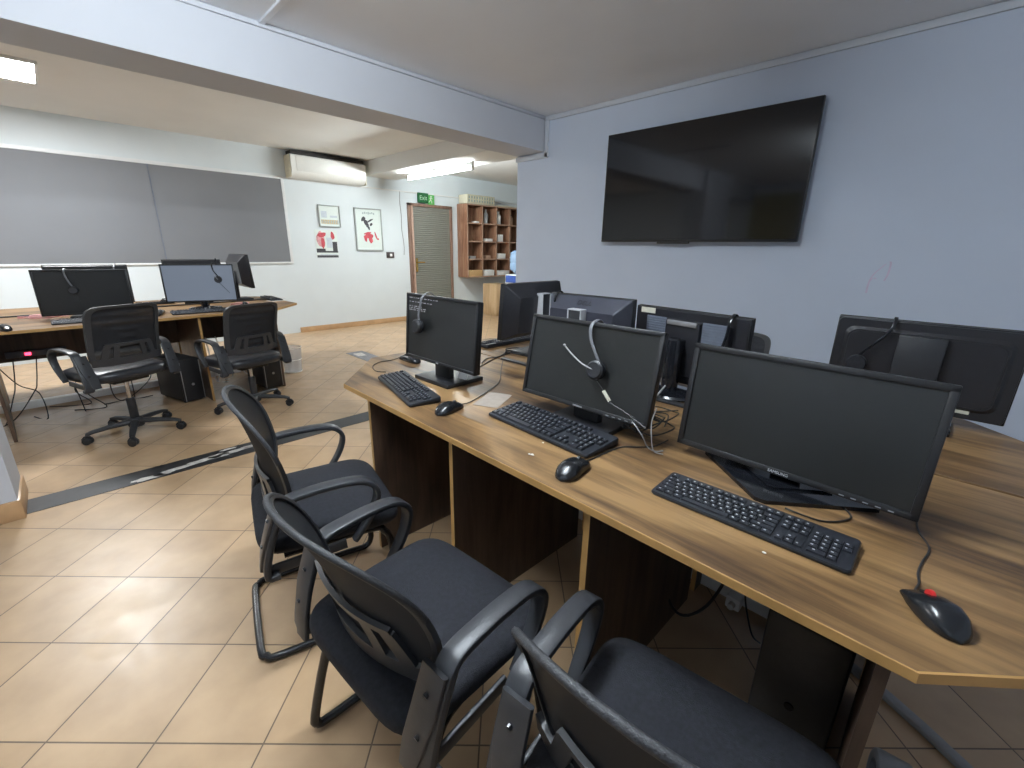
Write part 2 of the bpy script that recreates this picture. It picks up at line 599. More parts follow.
# ================================================================== ROOM
XF = -7.2          # far wall
XB0, XB1 = -3.10, -3.46   # beam front / back
YB = 3.55          # screen wall
ZC = 2.505         # near ceiling
ZC2 = 2.61         # far ceiling
ZB = 2.207         # beam underside

fl = MB()
fl.box((-2.0, 3.0, -0.05), (11.0, 12.2, 0.1))
struct('floor', fl, M['tile'])
w = MB()
w.box((XF - 0.1, 3.0, 1.35), (0.2, 12.2, 2.7))
struct('wall_far', w, M['wall_white'])
w = MB()
w.box((-0.48, YB + 0.1, 1.30), (5.96, 0.2, 2.6))
struct('wall_back', w, M['wall_lav'])
w = MB()
w.box((2.6, 0.5, 1.30), (0.2, 6.3, 2.6))
struct('wall_right', w, M['wall_lav'])
w = MB()
w.box((-0.2, -2.7, 1.30), (5.8, 0.2, 2.6))
struct('wall_front', w, M['wall_lav'])
w = MB()
w.box((-5.2, -3.1, 1.35), (4.2, 0.2, 2.7))
struct('wall_left', w, M['wall_white'])
w = MB()
w.box((-5.2, 9.05, 1.35), (4.2, 0.2, 2.7))
struct('wall_north', w, M['wall_white'])
w = MB()
w.box((-3.36, 6.35, 1.35), (0.2, 5.4, 2.7))
struct('wall_corridor', w, M['wall_white'])
w = MB()
for xa, xb, za, zb_ in ((-2.0, 1.6, 2.15, 2.2), (-2.0, 1.6, .95, 1.0), (-2.0, -1.95, 1.0, 2.15), (1.55, 1.6, 1.0, 2.15), (-.225, -.175, 1.0, 2.15)):
    w.box(((xa + xb) / 2, -2.585, (za + zb_) / 2), (xb - xa, .05, zb_ - za), b=.004)
w2 = struct('window_2', w, M['frame_white'])  # unseen window added behind the camera, its panes glow as cool fill
for xa, xb in ((-1.95, -.225), (-.175, 1.55)):
    g = MB()
    g.box(((xa + xb) / 2, -2.592, 1.575), (xb - xa, .012, 1.15))
    obj('frosted_pane', g, M['daylight'], w2)
c = MB()
c.box((-0.3, 0.5, ZC + 0.05), (5.9, 6.5, 0.1))
struct('ceiling', c, M['ceil'])
c = MB()
c.box((-5.25, 3.0, ZC2 + 0.05), (4.1, 12.3, 0.1))
struct('ceiling_far', c, M['ceil2'])
b = MB()
b.box(((XB0 + XB1) / 2, 0.475, (ZB + 2.66) / 2), (XB0 - XB1, 6.15, 2.66 - ZB))
struct('beam', b, M['beam'])
b = MB()
b.box(((-7.2 + XB1) / 2, 4.12, (2.40 + 2.66) / 2), (7.2 + XB1, 0.58, 0.26), b=0.004)
struct('beam', b, M['ceil2'])
pl = MB()
pl.box((-3.20, -0.848, 1.30), (0.33, 1.0, 2.6))
struct('pillar', pl, M['beam'])
bb = MB()
bb.box((-3.20, -0.845, 0.05), (0.352, 1.014, 0.1), b=0.004)
struct('baseboard_pillar', bb, M['skirt'])
bb = MB()
bb.box((XF + 0.008, 5.25, 0.04), (0.016, 5.4, 0.08), b=0.003)
struct('baseboard_far', bb, M['skirt'])
bb = MB()
bb.box((-0.48, YB - 0.008, 0.04), (5.9, 0.016, 0.08), b=0.003)
struct('baseboard_back', bb, M['skirt'])
# cable trunking along the ceilings and the wall end
t = MB()
t.box((-0.28, YB - 0.009, ZC - 0.022), (5.62, 0.018, 0.04), b=0.003)
struct('trim_1', t, M['trunk_lav'])
t = MB()
t.box((XB0 + 0.008, 0.47, ZC - 0.014), (0.016, 6.12, 0.026), b=0.003)
struct('trim_2', t, M['beam'])
t = MB()
t.box((XB0 + 0.030, YB - 0.009, (ZC + ZB) / 2 - 0.04), (0.045, 0.018, ZC - ZB + 0.02), b=0.003)
t.box((XB0 + 0.03 - 0.19, YB - 0.009, ZB - 0.035), (0.42, 0.018, 0.045), b=0.003)
struct('trim_3', t, M['trunk_lav'])
t = MB()
t.box((-2.66, 1.09, ZC - 0.007), (0.85, 0.03, 0.014), b=0.002)
struct('trim_4', t, M['ceil'])
t = MB()
t.box((XF + 0.008, 2.45, 2.235), (0.016, 10.9, 0.022), b=0.003)
struct('trim_5', t, M['trunk'])
t = MB()
t.box((-4.7, 2.72, ZC2 - 0.006), (0.025, 1.6, 0.012), b=0.002)
struct('trim_6', t, M['ceil2'])

# grey filmed window in the far wall
yw0, yw1, zw0, zw1 = -2.2, 2.53, 1.075, 2.215
wf = MB()
for (ya, yb_, za, zb_) in ((yw0 - .03, yw1 + .04, zw1, zw1 + .04), (yw0 - .03, yw1 + .04, zw0 - .025, zw0), (yw0 - .03, yw0, zw0, zw1), (yw1, yw1 + .04, zw0, zw1)):
    wf.box((XF + 0.011, (ya + yb_) / 2, (za + zb_) / 2), (0.022, yb_ - ya, zb_ - za), b=0.004)
win = struct('window_1', wf, M['frame_white'])
for ya, yb_ in ((yw0, 1.025), (1.035, yw1)):
    g = MB()
    g.box((XF + 0.012, (ya + yb_) / 2, (zw0 + zw1) / 2), (0.012, yb_ - ya, zw1 - zw0))
    obj('pane', g, M['film'], win)
g = MB()
g.box((XF + 0.020, 1.03, (zw0 + zw1) / 2), (0.006, 0.012, zw1 - zw0))
obj('window_seam', g, M['vent'], win)

# door in the far wall
y0d, y1d, zd = 4.60, 5.56, 2.06
d = MB()
for ya, yb_, za, zb_ in ((y0d - 0.0, y0d + .05, 0, zd), (y1d - .05, y1d, 0, zd), (y0d, y1d, zd - .05, zd)):
    d.box((XF + 0.03, (ya + yb_) / 2, (za + zb_) / 2), (0.06, yb_ - ya, zb_ - za), b=0.004)
door = struct('door_1', d, M['doorframe'])
lf = MB()
prof = []
nr = 56
zz0, zz1 = 0.02, zd - 0.05
for i in range(nr):
    za = zz0 + (zz1 - zz0) * i / nr
    dz = (zz1 - zz0) / nr
    prof += [(0.022, za + dz * .04), (0.034, za + dz * .30), (0.034, za + dz * .72), (0.022, za + dz * .96)]
poly = [(0.0, zz0)] + prof + [(0.0, zz1)]
T = Matrix(((1, 0, 0, XF), (0, 0, 1, 0), (0, 1, 0, 0), (0, 0, 0, 1)))
lf.prism(poly, y0d + .06, y1d - .05, T)
obj('door_leaf', lf, M['doorleaf'], door, 20)
jb = MB()
jb.box((XF + 0.045, y0d + 0.068, zd / 2), (0.05, 0.03, zd - .1), b=0.003)
obj('door_edge', jb, M['doorjamb'], door)
hd = MB()
hd.box((XF + 0.055, y0d + 0.125, 1.0), (0.012, 0.045, 0.24), b=0.004)
hd.tube([(XF + 0.06, y0d + 0.125, 1.05), (XF + 0.11, y0d + 0.125, 1.05), (XF + 0.115, y0d + 0.15, 1.05), (XF + 0.115, y0d + 0.26, 1.05)], 0.011, 8)
obj('door_handle', hd, M['brass'], door)

# exit sign over the door
ex = thing('exit_sign', 'green exit sign with running figure above the ribbed door', 'sign', (XF + 0.05, 4.98, 2.01))
q = MB()
q.box((0.0, -0.065, 0.15), (0.03, 0.22, 0.165), b=0.004)
obj('sign_panel', q, M['green'], ex)
q = MB()
q.box((0.0, 0.11, 0.13), (0.03, 0.13, 0.165), b=0.004)
obj('pictogram_panel', q, M['green_lt'], ex)
TS = Matrix(((0, 0, 1, 0.0165), (1, 0, 0, -0.065), (0, 1, 0, 0.148), (0, 0, 0, 1)))
textmesh('Exit', 0.105, 'lettering', M['pale_green'], ex, TS)
q = MB()
X0 = 0.017
q.lathe([(0.012, -0.001), (0.012, 0.001)], 12, Matrix(((0, 0, 1, X0), (1, 0, 0, .10), (0, 1, 0, .185), (0, 0, 0, 1))))
for a, bq, ww in (((.10, .170), (.09, .125), .016), ((.09, .127), (.065, .10), .010), ((.065, .10), (.05, .085), .010), ((.09, .127), (.115, .10), .010), ((.115, .10), (.112, .07), .010), ((.10, .165), (.13, .145), .008), ((.10, .165), (.07, .15), .008)):
    q.strap([(X0, a[0], a[1]), (X0, bq[0], bq[1])], .002, ww, xdir=(1, 0, 0))
obj('running_figure', q, M['white'], ex)

# pictures
def picture(y0, y1, z0, z1, name, label, framed, fw=0.018):
    e = thing(name, label, 'picture' if framed else 'poster', (XF + 0.001, (y0 + y1) / 2, z0))
    ww, hh = y1 - y0, z1 - z0
    if framed:
        k = MB()
        for ya, yb_, za, zb_ in ((-ww / 2, ww / 2, 0, fw), (-ww / 2, ww / 2, hh - fw, hh), (-ww / 2, -ww / 2 + fw, fw, hh - fw), (ww / 2 - fw, ww / 2, fw, hh - fw)):
            k.box((0.0125, (ya + yb_) / 2, (za + zb_) / 2), (0.025, yb_ - ya, zb_ - za), b=0.003)
        obj('picture_frame', k, M['pic_frame'], e)
    k = MB()
    k.box((0.006 if framed else 0.0014, 0, hh / 2), (0.008 if framed else 0.003, ww - (fw if framed else 0), hh - (fw if framed else 0)))
    obj('print', k, M['paper'], e)
    return e, ww, hh


def blot(e, name, m, pts, x=0.0108, seg=14):
    """flat printed shapes: list of (y, z, ry, rz, rot)"""
    k = MB()
    for i, (y, z, ry, rz, ro) in enumerate(pts):
        poly = []
        for j in range(seg):
            a = 2 * PI * j / seg
            rr = 1 + 0.09 * math.sin(3 * a + y * 90) + 0.06 * math.sin(5 * a + z * 70)
            py, pz = ry * rr * math.cos(a), rz * rr * math.sin(a)
            poly.append((y + py * math.cos(ro) - pz * math.sin(ro), z + py * math.sin(ro) + pz * math.cos(ro)))
        k.prism(poly, 0, 0.0006 + 0.0001 * i, Matrix(((0, 0, 1, x), (1, 0, 0, 0), (0, 1, 0, 0), (0, 0, 0, 1))))
    return obj(name, k, m, e)


def rects(e, name, m, lst, x=0.0108):
    k = MB()
    for y0, y1, z0, z1 in lst:
        k.box((x, (y0 + y1) / 2, (z0 + z1) / 2), (0.0012, y1 - y0, z1 - z0))
    return obj(name, k, m, e)


e, ww, hh = picture(3.600, 4.085, 1.245, 1.915, 'framed_print', 'tall framed print of dark and red figure left of the door', True)
blot(e, 'dark_drawing', M['ink'], [(-.09, .50, .045, .03, .7), (-.05, .45, .035, .045, .4), (-.02, .40, .025, .035, 0), (.045, .42, .03, .02, .8), (0.03, .48, .06, .014, .5), (.0, .36, .018, .03, .3)])
blot(e, 'red_drawing', M['red'], [(-.07, .20, .03, .055, .1), (0.0, .24, .07, .045, -.3), (.02, .17, .035, .05, .4), (.12, .24, .014, .07, .35), (-.03, .28, .07, .016, .2), (.16, .19, .012, .016, 0)])
rects(e, 'heading', M['ink_grey'], [(-.10 + i * .032, -.078 + i * .032, .575 + .006 * (i % 3), .605 + .008 * (i % 2)) for i in range(7)])
e, ww, hh = picture(3.02, 3.36, 1.595, 1.915, 'framed_print', 'small square framed print with ochre strip above the red poster', True, 0.014)
rects(e, 'ochre_strip', M['ochre'], [(-.135, .135, .045, .105)])
rects(e, 'blue_patch', M['bluegrey'], [(-.13, -.04, .135, .23), (0.01, .12, .14, .17)])
rects(e, 'strip_marks', M['ink_grey'], [(-.12 + .034 * i, -.104 + .034 * i, .055, .095) for i in range(8)], x=0.0116)
e, ww, hh = picture(2.935, 3.285, 1.135, 1.55, 'red_poster', 'unframed red and black poster below the small square print', False)
blot(e, 'red_shape', M['pink'], [(-.09, .27, .065, .12, .1)], x=0.0030)
blot(e, 'deep_red_shape', M['red'], [(-.07, .34, .07, .035, .2)], x=0.0036)
blot(e, 'deep_red_shape', M['red'], [(-.06, .22, .03, .08, 0)], x=0.0036)
blot(e, 'deep_red_shape', M['red'], [(.10, .33, .03, .06, .1)], x=0.0036)
rects(e, 'dark_band', M['ink'], [(-.17, .17, .0, .035), (-.17, .17, .075, .10), (.09, .165, .10, .24), (-.17, -.03, .10, .135)], x=0.0032)
rects(e, 'pale_band', M['bluegrey'], [(0.0, .09, .15, .30), (-.12, .15, .038, .052)], x=0.0036)

# wall socket and cable by the door
s_ = thing('wall_socket', 'small dark brown wall socket left of the door', 'socket', (XF, 4.215, 1.13))
q = MB()
q.box((0.006, 0, 0.045), (0.012, 0.15, 0.10), b=0.004)
obj('plate', q, M['socket'], s_)
q = MB()
q.box((0.013, 0.012, 0.045), (0.004, 0.045, 0.045), b=0.002)
obj('rocker', q, M['white'], s_)
q = MB()
pts = [(XF + .012, 4.47, 2.23), (XF + .012, 4.46, 2.05), (XF + .012, 4.475, 1.85), (XF + .012, 4.47, 1.62), (XF + .012, 4.49, 1.45), (XF + .012, 4.50, 1.30), (XF + .012, 4.49, 1.18)]
q.tube(smooth(pts, 4), 0.006, 6)
tag(obj('wall_cable', q, M['cable_grey'], None), 'thin grey cable hanging down the white wall left of door', 'cable')

# air conditioner
ac = thing('air_conditioner', 'white wall air conditioner above the pictures', 'air conditioner', (XF, 3.19, 2.235))
q = MB()
L_ = 1.12
prof = [(0.0, 0.0), (0.13, 0.0), (0.19, 0.04), (0.215, 0.09), (0.215, 0.285), (0.195, 0.30), (0.0, 0.30)]
TA = Matrix(((1, 0, 0, 0), (0, 0, 1, -L_ / 2), (0, 1, 0, 0), (0, 0, 0, 1)))
q.prism(prof, 0, L_, TA)
obj('body', q, M['ac'], ac)
q = MB()
q.box((0.218, 0.01, 0.185), (0.008, L_ - 0.12, 0.19), b=0.004)
obj('front_panel', q, M['ac'], ac)
q = MB()
q.box((0.10, 0, 0.325), (0.18, L_ - 0.03, 0.052))  # dark block stands in for the shaded gap between unit and ceiling
obj('top_intake', q, M['dark'], ac)
q = MB()
q.strap([(0.135, 0, 0.008), (0.185, 0, 0.045)], L_ - 0.2, 0.008, xdir=(0, 1, 0))
obj('air_flap', q, M['ac_old'], ac)
for sy in (-1, 1):
    q = MB()
    q.box((0.10, sy * (L_ / 2 + 0.010), 0.15), (0.185, 0.020, 0.29), b=0.006)
    obj('end_cover', q, M['ac_old'], ac)

# ------------------------------------------------------------------ lamps
def led_panel(loc, label, size, m):
    e = thing('ceiling_light', label, 'light', loc)
    k = MB()
    h = size / 2
    for a, b2 in (((0, h - .01), (size, .02)), ((0, -h + .01), (size, .02)), ((h - .01, 0), (.02, size - .04)), ((-h + .01, 0), (.02, size - .04))):
        k.box((a[0], a[1], -0.012), (b2[0], b2[1], 0.024), b=0.003)
    obj('frame', k, M['white'], e)
    k = MB()
    k.box((0, 0, -0.014), (size - .04, size - .04, 0.012))
    obj('diffuser', k, m, e)
    return e


led_panel((-5.62, -0.10, ZC2), 'square glowing ceiling panel above the left desk', 0.64, M['panel_far'])


def tube_light(label, loc, rz, m, drop=0.0):
    e = thing('tube_light', label, 'light', loc, rz)
    for sx in (-1, 1):
        if drop:
            q = MB()
            q.tube([(sx * .5, 0, drop), (sx * .5, 0, -.01)], .006, 8)
            obj('hanging_rod', q, M['white'], e)
    q = MB()
    q.box((0, 0, -0.02), (1.58, 0.030, 0.04), b=0.004)
    obj('batten', q, M['white'], e)
    q = MB()
    q.tube([(-0.74, 0, -0.075), (0.74, 0, -0.075)], 0.016, 12)
    obj('lamp_tube', q, m, e)
    for sx in (-1, 1):
        q = MB()
        q.box((sx * 0.765, 0, -0.06), (0.03, 0.04, 0.07), b=0.003)
        obj('lamp_holder', q, M['white'], e)
    return e


tube_light('long fluorescent tube fitting under the small far beam', (-5.65, 4.16, 2.40), 0, M['tubelamp'])
tube_light('fluorescent tube fitting on the ceiling above the near desk', (-1.05, 0.35, ZC), R(90), M['tube_main'])

# ------------------------------------------------------------------ tv
TVW, TVH = 1.515, 0.84
tv = thing('television', 'large black wall television above the near desk', 'television', (-1.568, YB, 1.382))
q = MB()
q.box((0, -0.075, TVH / 2), (TVW, 0.03, TVH), b=0.004)
obj('casing', q, M['blk'], tv)
q = MB()
q.box((0, -0.0905, TVH / 2 + 0.006), (TVW - 0.014, 0.004, TVH - 0.022))
obj('screen', q, M['tv'], tv)
q = MB()
q.box((0, -0.0315, TVH / 2), (0.45, 0.061, 0.40), b=0.01)
obj('wall_bracket', q, M['blk'], tv)
q = MB()
q.box((-0.1, -0.075, -0.006), (0.26, 0.026, 0.016), b=0.003)
q.box((-0.1, -0.075, -0.003), (0.2, 0.02, 0.008), b=0.002)
obj('sensor_bar', q, M['blk'], tv)

# floor tape
q = MB()
q.box((-3.158, 1.56, 0.001), (0.18, 3.85, 0.003))
tp = tag(obj('floor_tape', q, M['tape'], None), 'wide black tape strip across the tiles at the opening', 'tape')
q = MB()
rng = random.Random(3)
for (px, py, ly, lx) in ((150, 478, .17, .022), (164, 474, .10, .016), (184, 467, .20, .018), (205, 460, .16, .022), (219, 456, .14, .028), (236, 451, .20, .02), (228, 449, .10, .012), (252, 446, .18, .02)):
    pw = P(px, py, 0)
    xc, yc = max(-3.225, min(-3.095, pw.x)), pw.y
    poly = []
    for j in range(18):
        a = 2 * PI * j / 18
        rr = 1 + rng.uniform(-.25, .25)
        poly.append((xc + lx * rr * math.cos(a), yc + ly * 0.5 * rr * math.sin(a)))
    q.prism(poly, 0.0024, 0.0032)
obj('worn_patch', q, M['tape_worn'], tp)
q = MB()
q.box((-4.6, 2.53, 0.001), (1.55, 0.22, 0.003))
tp2 = tag(obj('floor_tape', q, M['tape_grey'], None), 'grey tape strip on the floor behind the near desk', 'tape')
q = MB()
q.prism([(-5.28, 2.47), (-5.12, 2.46), (-5.09, 2.56), (-5.27, 2.58)], 0.0024, 0.0032)
obj('worn_patch', q, M['tape_worn'], tp2)

# ================================================================== DESKS
DZ = 0.75


def top_part(poly, name, parent, plain=()):
    mb = MB()
    n = len(poly)
    z0, z1, ch = DZ - 0.020, DZ, 0.0015
    cx = sum(p[0] for p in poly) / n
    cy = sum(p[1] for p in poly) / n
    ins = [(p[0] + (cx - p[0]) * 0.003, p[1] + (cy - p[1]) * 0.003) for p in poly]
    vs = [(p[0], p[1], z0) for p in poly] + [(p[0], p[1], z1 - ch) for p in poly] + [(p[0], p[1], z1) for p in ins]
    mb.add(vs, [tuple(range(2 * n, 3 * n))], mi=0)
    mb.f += [tuple(reversed(range(n)))]
    mb.mi += [1]
    for i in range(n):
        j = (i + 1) % n
        mb.f += [(i, j, n + j, n + i), (n + i, n + j, 2 * n + j, 2 * n + i)]
        m_ = 0 if i in plain else 1
        mb.mi += [m_, m_]
    return obj(name, mb, [M['desk'], M['deskedge']], parent, 20)


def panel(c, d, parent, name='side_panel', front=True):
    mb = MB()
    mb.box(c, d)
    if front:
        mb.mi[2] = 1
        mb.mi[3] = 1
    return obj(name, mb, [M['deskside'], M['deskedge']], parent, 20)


def desk(label, loc, rz, legs, xm0=0.40, xm1=2.16):
    e = thing('workstation_desk', label, 'desk', loc, rz, 'six-seat office desks')
    top_part([(0.35, 0), (2.2, 0), (2.54, .32), (2.54, .806), (0, .806), (0, .31)], 'desktop', e, (3,))
    top_part([(0, .818), (2.54, .818), (2.54, 1.14), (2.2, 1.47), (0.35, 1.47), (0, 1.14)], 'desktop', e, (0,))
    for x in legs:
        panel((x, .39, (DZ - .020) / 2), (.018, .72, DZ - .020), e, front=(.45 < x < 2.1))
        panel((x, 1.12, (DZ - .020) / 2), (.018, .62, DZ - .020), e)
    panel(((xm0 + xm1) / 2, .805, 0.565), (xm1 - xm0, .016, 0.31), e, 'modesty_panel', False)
    return e


dk = desk('near brown wooden desk with cut corners, facing the wall television', (-2.12, 0.780, 0), R(-0.95), (.508, 1.065, 1.609, 2.166))
dk2 = desk('far brown wooden desk with cut corners, below the grey window', (-4.26, -0.83, 0), R(94), (.42, 1.6, 2.2))


def LP(root, x, y, z=0):
    c, s = math.cos(root.rotation_euler.z), math.sin(root.rotation_euler.z)
    return Vector((root.location.x + c * x - s * y, root.location.y + s * x + c * y, root.location.z + z))


k = MB()
k.box((0, 0, .005), (1.15, .030, .010), b=.003)
cc = obj('cable_channel', k, M['blk'], None)  # black strips added on both desks to draw the dark slot line
cc.location = LP(dk, 1.05, .812, DZ)
cc.rotation_euler = dk.rotation_euler
k = MB()
k.box((0, 0, .005), (2.4, .030, .010), b=.003)
c2 = obj('cable_channel', k, M['blk'], None)
c2.location = LP(dk2, 1.27, .812, DZ)
c2.rotation_euler = dk2.rotation_euler
tag(c2, 'thin black cable channel along the joint between the far desk tops', 'cable channel')
tag(cc, 'thin black cable channel along the joint between the near desk tops', 'cable channel')
# white cable duct lying on the floor below each desk
for (d_k, lab) in ((dk, 'white cable duct on the floor under the near desk'), (dk2, 'white cable duct on the floor under the far desk')):
    q = thing('cable_duct', lab, 'cable duct', LP(d_k, 1.22, .90), d_k.rotation_euler.z)
    k = MB()
    k.box((0, 0, 0.025), (1.76, 0.06, 0.05), b=0.004)
    obj('duct_body', k, M['trunk'], q)
    k = MB()
    k.box((0, 0, 0.053), (1.76, 0.064, 0.006), b=0.002)
    obj('duct_lid', k, M['white'], q)

# ================================================================== CHAIRS
def sup(a, e):
    c, s = math.cos(a), math.sin(a)
    return math.copysign(abs(c) ** (2 / e), c), math.copysign(abs(s) ** (2 / e), s)


def cushion(hw, hd, cy, z0, z1, e=4.5, dome=0.012, n=40):
    mb = MB()
    rings = []
    H_ = z1 - z0
    for sc, z in ((0.0, z0 + .004), (.80, z0), (.95, z0 + H_ * .10), (1.0, z0 + H_ * .38), (1.0, z0 + H_ * .62), (.975, z0 + H_ * .86), (.92, z1 - .003), (.75, z1 + dome * .5), (.45, z1 + dome * .85), (0.0, z1 + dome)):
        sc = max(sc, 0.01)
        ring = []
        for i in range(n):
            x, y = sup(2 * PI * i / n, e)
            yy = cy + y * hd * sc
            zz = z
            fr = max(0, (y * sc - .55) / .45)
            zz -= 0.018 * fr * fr
            ring.append((x * hw * sc * (1.0 + 0.03 * y), yy, zz))
        rings.append(ring)
    mb.loft(rings)
    return mb


class Back:
    def __init__(s, hw, z0, z1, y0, y1, wrap, e, taper, bulge=0.02, arch=0.018):
        s.bulge, s.arch = bulge, arch
        s.hw, s.z0, s.z1, s.y0, s.y1, s.wrap, s.e, s.tp = hw, z0, z1, y0, y1, wrap, e, taper

    def pt(s, a, b, off=0.0):
        """a,b in [-1,1]; returns point on the curved back surface"""
        t = (b + 1) / 2
        w = s.hw * (1 - s.tp * (1 - t))
        z = s.z0 + (s.z1 - s.z0) * t + s.arch * (1 - a * a) * max(0, b)
        y = s.y0 + (s.y1 - s.y0) * t + s.bulge * math.sin(PI * max(0, min(1, t))) + s.wrap * a * a
        return (a * w, y + off, z)

    def rim(s, n=56, k=1.0):
        out = []
        for i in range(n):
            x, y = sup(2 * PI * i / n, s.e)
            out.append(s.pt(x * k, y * k))
        return out

    def ring(s, k, th, n=72):
        """flat band between the outline and its copy shrunk by k"""
        mb = MB()
        rings = []
        for kk, off in ((1.0, th / 2), (k, th / 2), (k, -th / 2), (1.0, -th / 2), (1.0, th / 2)):
            rr = []
            for i in range(n):
                x, y = sup(2 * PI * i / n, s.e)
                rr.append(s.pt(x * kk, y * (1 - (1 - kk) * .62), off))
            rings.append(rr)
        mb.loft(rings, cap=False)
        return mb

    def panel(s, off=0.0, nr=8, n=56, ripple=0.0, nrip=9):
        mb = MB()
        vs = [s.pt(0, 0, off)]
        fs = []
        for j in range(1, nr + 1):
            for i in range(n):
                x, y = sup(2 * PI * i / n, s.e)
                k = j / nr
                vs.append(s.pt(x * k, y * k, off + ripple * math.sin((y * k) * nrip * PI)))
        for i in range(n):
            fs.append((0, 1 + i, 1 + (i + 1) % n))
        for j in range(nr - 1):
            for i in range(n):
                a = 1 + j * n + i
                b = 1 + j * n + (i + 1) % n
                fs.append((a, a + n, b + n, b))
        mb.add(vs, fs)
        return mb


def arm_path(sx, hx, low=0.37):
    p = [(-.17, low - .012), (-.200, low - .008), (-.194, low + .05), (-.172, low + .125), (-.145, low + .192), (-.132, low + .216), (-.105, low + .228), (-.06, low + .233), (0.0, low + .236), (.075, low + .232), (.118, low + .214), (.138, low + .18), (.130, low + .135), (.108, low + .09), (.075, low + .045), (.055, low + .02)]
    return smooth([(sx * hx, y, z) for y, z in p], 3)


def armrests(e, hx, low):
    for sx in (-1, 1):
        pth = arm_path(sx, hx, low)
        n = len(pth)
        ws, ts = [], []
        for i in range(n):
            t = i / (n - 1)
            ws.append(0.050 if t < .28 else (0.050 - 0.004 * min(1, (t - .28) / .2) if t < .72 else 0.046 - 0.016 * (t - .72) / .28))
            ts.append(0.018 if t > .3 else 0.022)
        a = obj('armrest', MB().strap(pth, ws, ts), M['arm'], e, 40)
        # bracket plate at the rear of the arm, screwed to the back frame
        k = MB()
        k.strap([(sx * (hx - .035), -.214, low - .002), (sx * (hx - .024), -.204, low + .06), (sx * (hx - .014), -.184, low + .13), (sx * (hx - .012), -.156, low + .208)], [.046, .060, .066, .064], .014)
        k.strap([(sx * (hx - .008), .03, low + .012), (sx * (hx - .008), -.19, low - .002)], .012, .035, xdir=(1, 0, 0))
        obj('bracket', k, M['arm'], a, 40)
        for zz, yy in ((low + .085, -.2035), (low + .165, -.179)):
            k = MB()
            k.lathe([(0.001, -.002), (.006, -.002), (.006, .004), (.001, .004)], 10, Matrix.Translation((sx * (hx - .012), yy, zz)) @ Matrix.Rotation(R(108), 4, 'X'))
            obj('bolt', k, M['badge_dk'], a)


def lumbar(e, bk, za, zb, y, hw):
    """slotted plastic lumbar plate low in the back"""
    k = MB()

    def pt(x, z):
        t = (z - bk.z0) / (bk.z1 - bk.z0)
        w = bk.hw * (1 - bk.tp * (1 - t))
        r = bk.pt(x / w, 2 * t - 1, y)
        return (x, r[1], z)
    N = 18
    # lower wide band joining both brackets, upper narrow band, slats between
    k.grid(lambda u, v: pt((u * 2 - 1) * hw * 1.02, za + (v) * 0.045), N, 3, thick=0.012)
    k.grid(lambda u, v: pt((u * 2 - 1) * hw * 0.66, zb + v * 0.020), N, 2, thick=0.010)
    for x0, x1, wd in ((-.72, -.60, .018), (-.42, -.36, .016), (.42, .36, .016), (.72, .60, .018), (-.16, -.14, .0), (.16, .14, .0)):
        if wd == 0:
            continue
        k.grid(lambda u, v: pt((x0 + (x1 - x0) * v) * hw + (u - .5) * 2 * wd, za + .04 + v * (zb - za - .03)), 2, 6, thick=0.010)
    return obj('lumbar_plate', k, M['arm'], e, 40)


def visitor_chair(label, loc, rz, base='loop', top=.822, ytop=-.292):
    e = thing('visitor_chair', label, 'chair', loc, rz, 'armchairs along the near desk')
    obj('seat', cushion(.235, .225, 0.005, .385, .455, e=6.0), M['chairfab'], e, 50)
    bk = Back(.236, .470, top, -.165, ytop, .062, 3.0, .06)
    obj('back_mesh', bk.panel(), M['mesh'], e, 80)
    f = obj('back_frame', bk.ring(.955, .012), M['blk'], e, 50)
    rim2 = [Vector(p) + Vector((0, -0.003, 0)) for p in bk.rim(72)][1:36]
    obj('edge_piping', MB().tube([p + Vector((0, 0, .002)) for p in rim2], 0.0065, 8), M['piping'], f, 60)
    lumbar(e, bk, .478, .60, -.016, .222)
    armrests(e, .255, .37)
    k = MB()
    if base == 'loop':
        for sx in (-1, 1):
            x = sx * .205
        pts = [(-.19, -.15, .372), (-.195, .12, .372), (-.20, .165, .350), (-.205, .185, .30), (-.21, .205, .10), (-.21, .205, .045), (-.21, .18, .014), (-.21, .10, .013), (-.21, -.20, .013), (-.19, -.245, .013), (-.15, -.26, .013)]
        pts = pts + [(-p[0], p[1], p[2]) for p in reversed(pts)]
        k.tube(smooth(pts, 3), 0.0125, 10)
    else:
        for sx in (-1, 1):
            pts = [(sx * .19, .14, .372), (sx * .195, -.06, .372), (sx * .205, -.13, .345), (sx * .225, -.165, .26), (sx * .25, -.205, .06), (sx * .252, -.20, .025), (sx * .25, -.16, .013), (sx * .24, .12, .013), (sx * .24, .19, .016), (sx * .235, .205, .05), (sx * .21, .17, .33), (sx * .195, .14, .372)]
            k.tube(smooth(pts, 3), 0.0125, 10)
        k.tube([(-.19, .10, .372), (.19, .10, .372)], 0.011, 8)
    k.box((0, -.02, .378), (.36, .30, .014), b=.004)
    obj('tube_frame', k, M['tube'], e, 60)
    return e


CA = visitor_chair('black armchair at the desk end nearest the far room', (-1.485, 0.525, 0), R(-13), 'loop', .85, -.235)
CB = visitor_chair('black mesh armchair in the middle of the three along the near desk', (-0.775, 0.487, 0), R(3.3), 'sled')
CC = visitor_chair('black armchair cut off by the bottom photo edge', (-0.155, 0.595, 0), R(6), 'sled', .85)


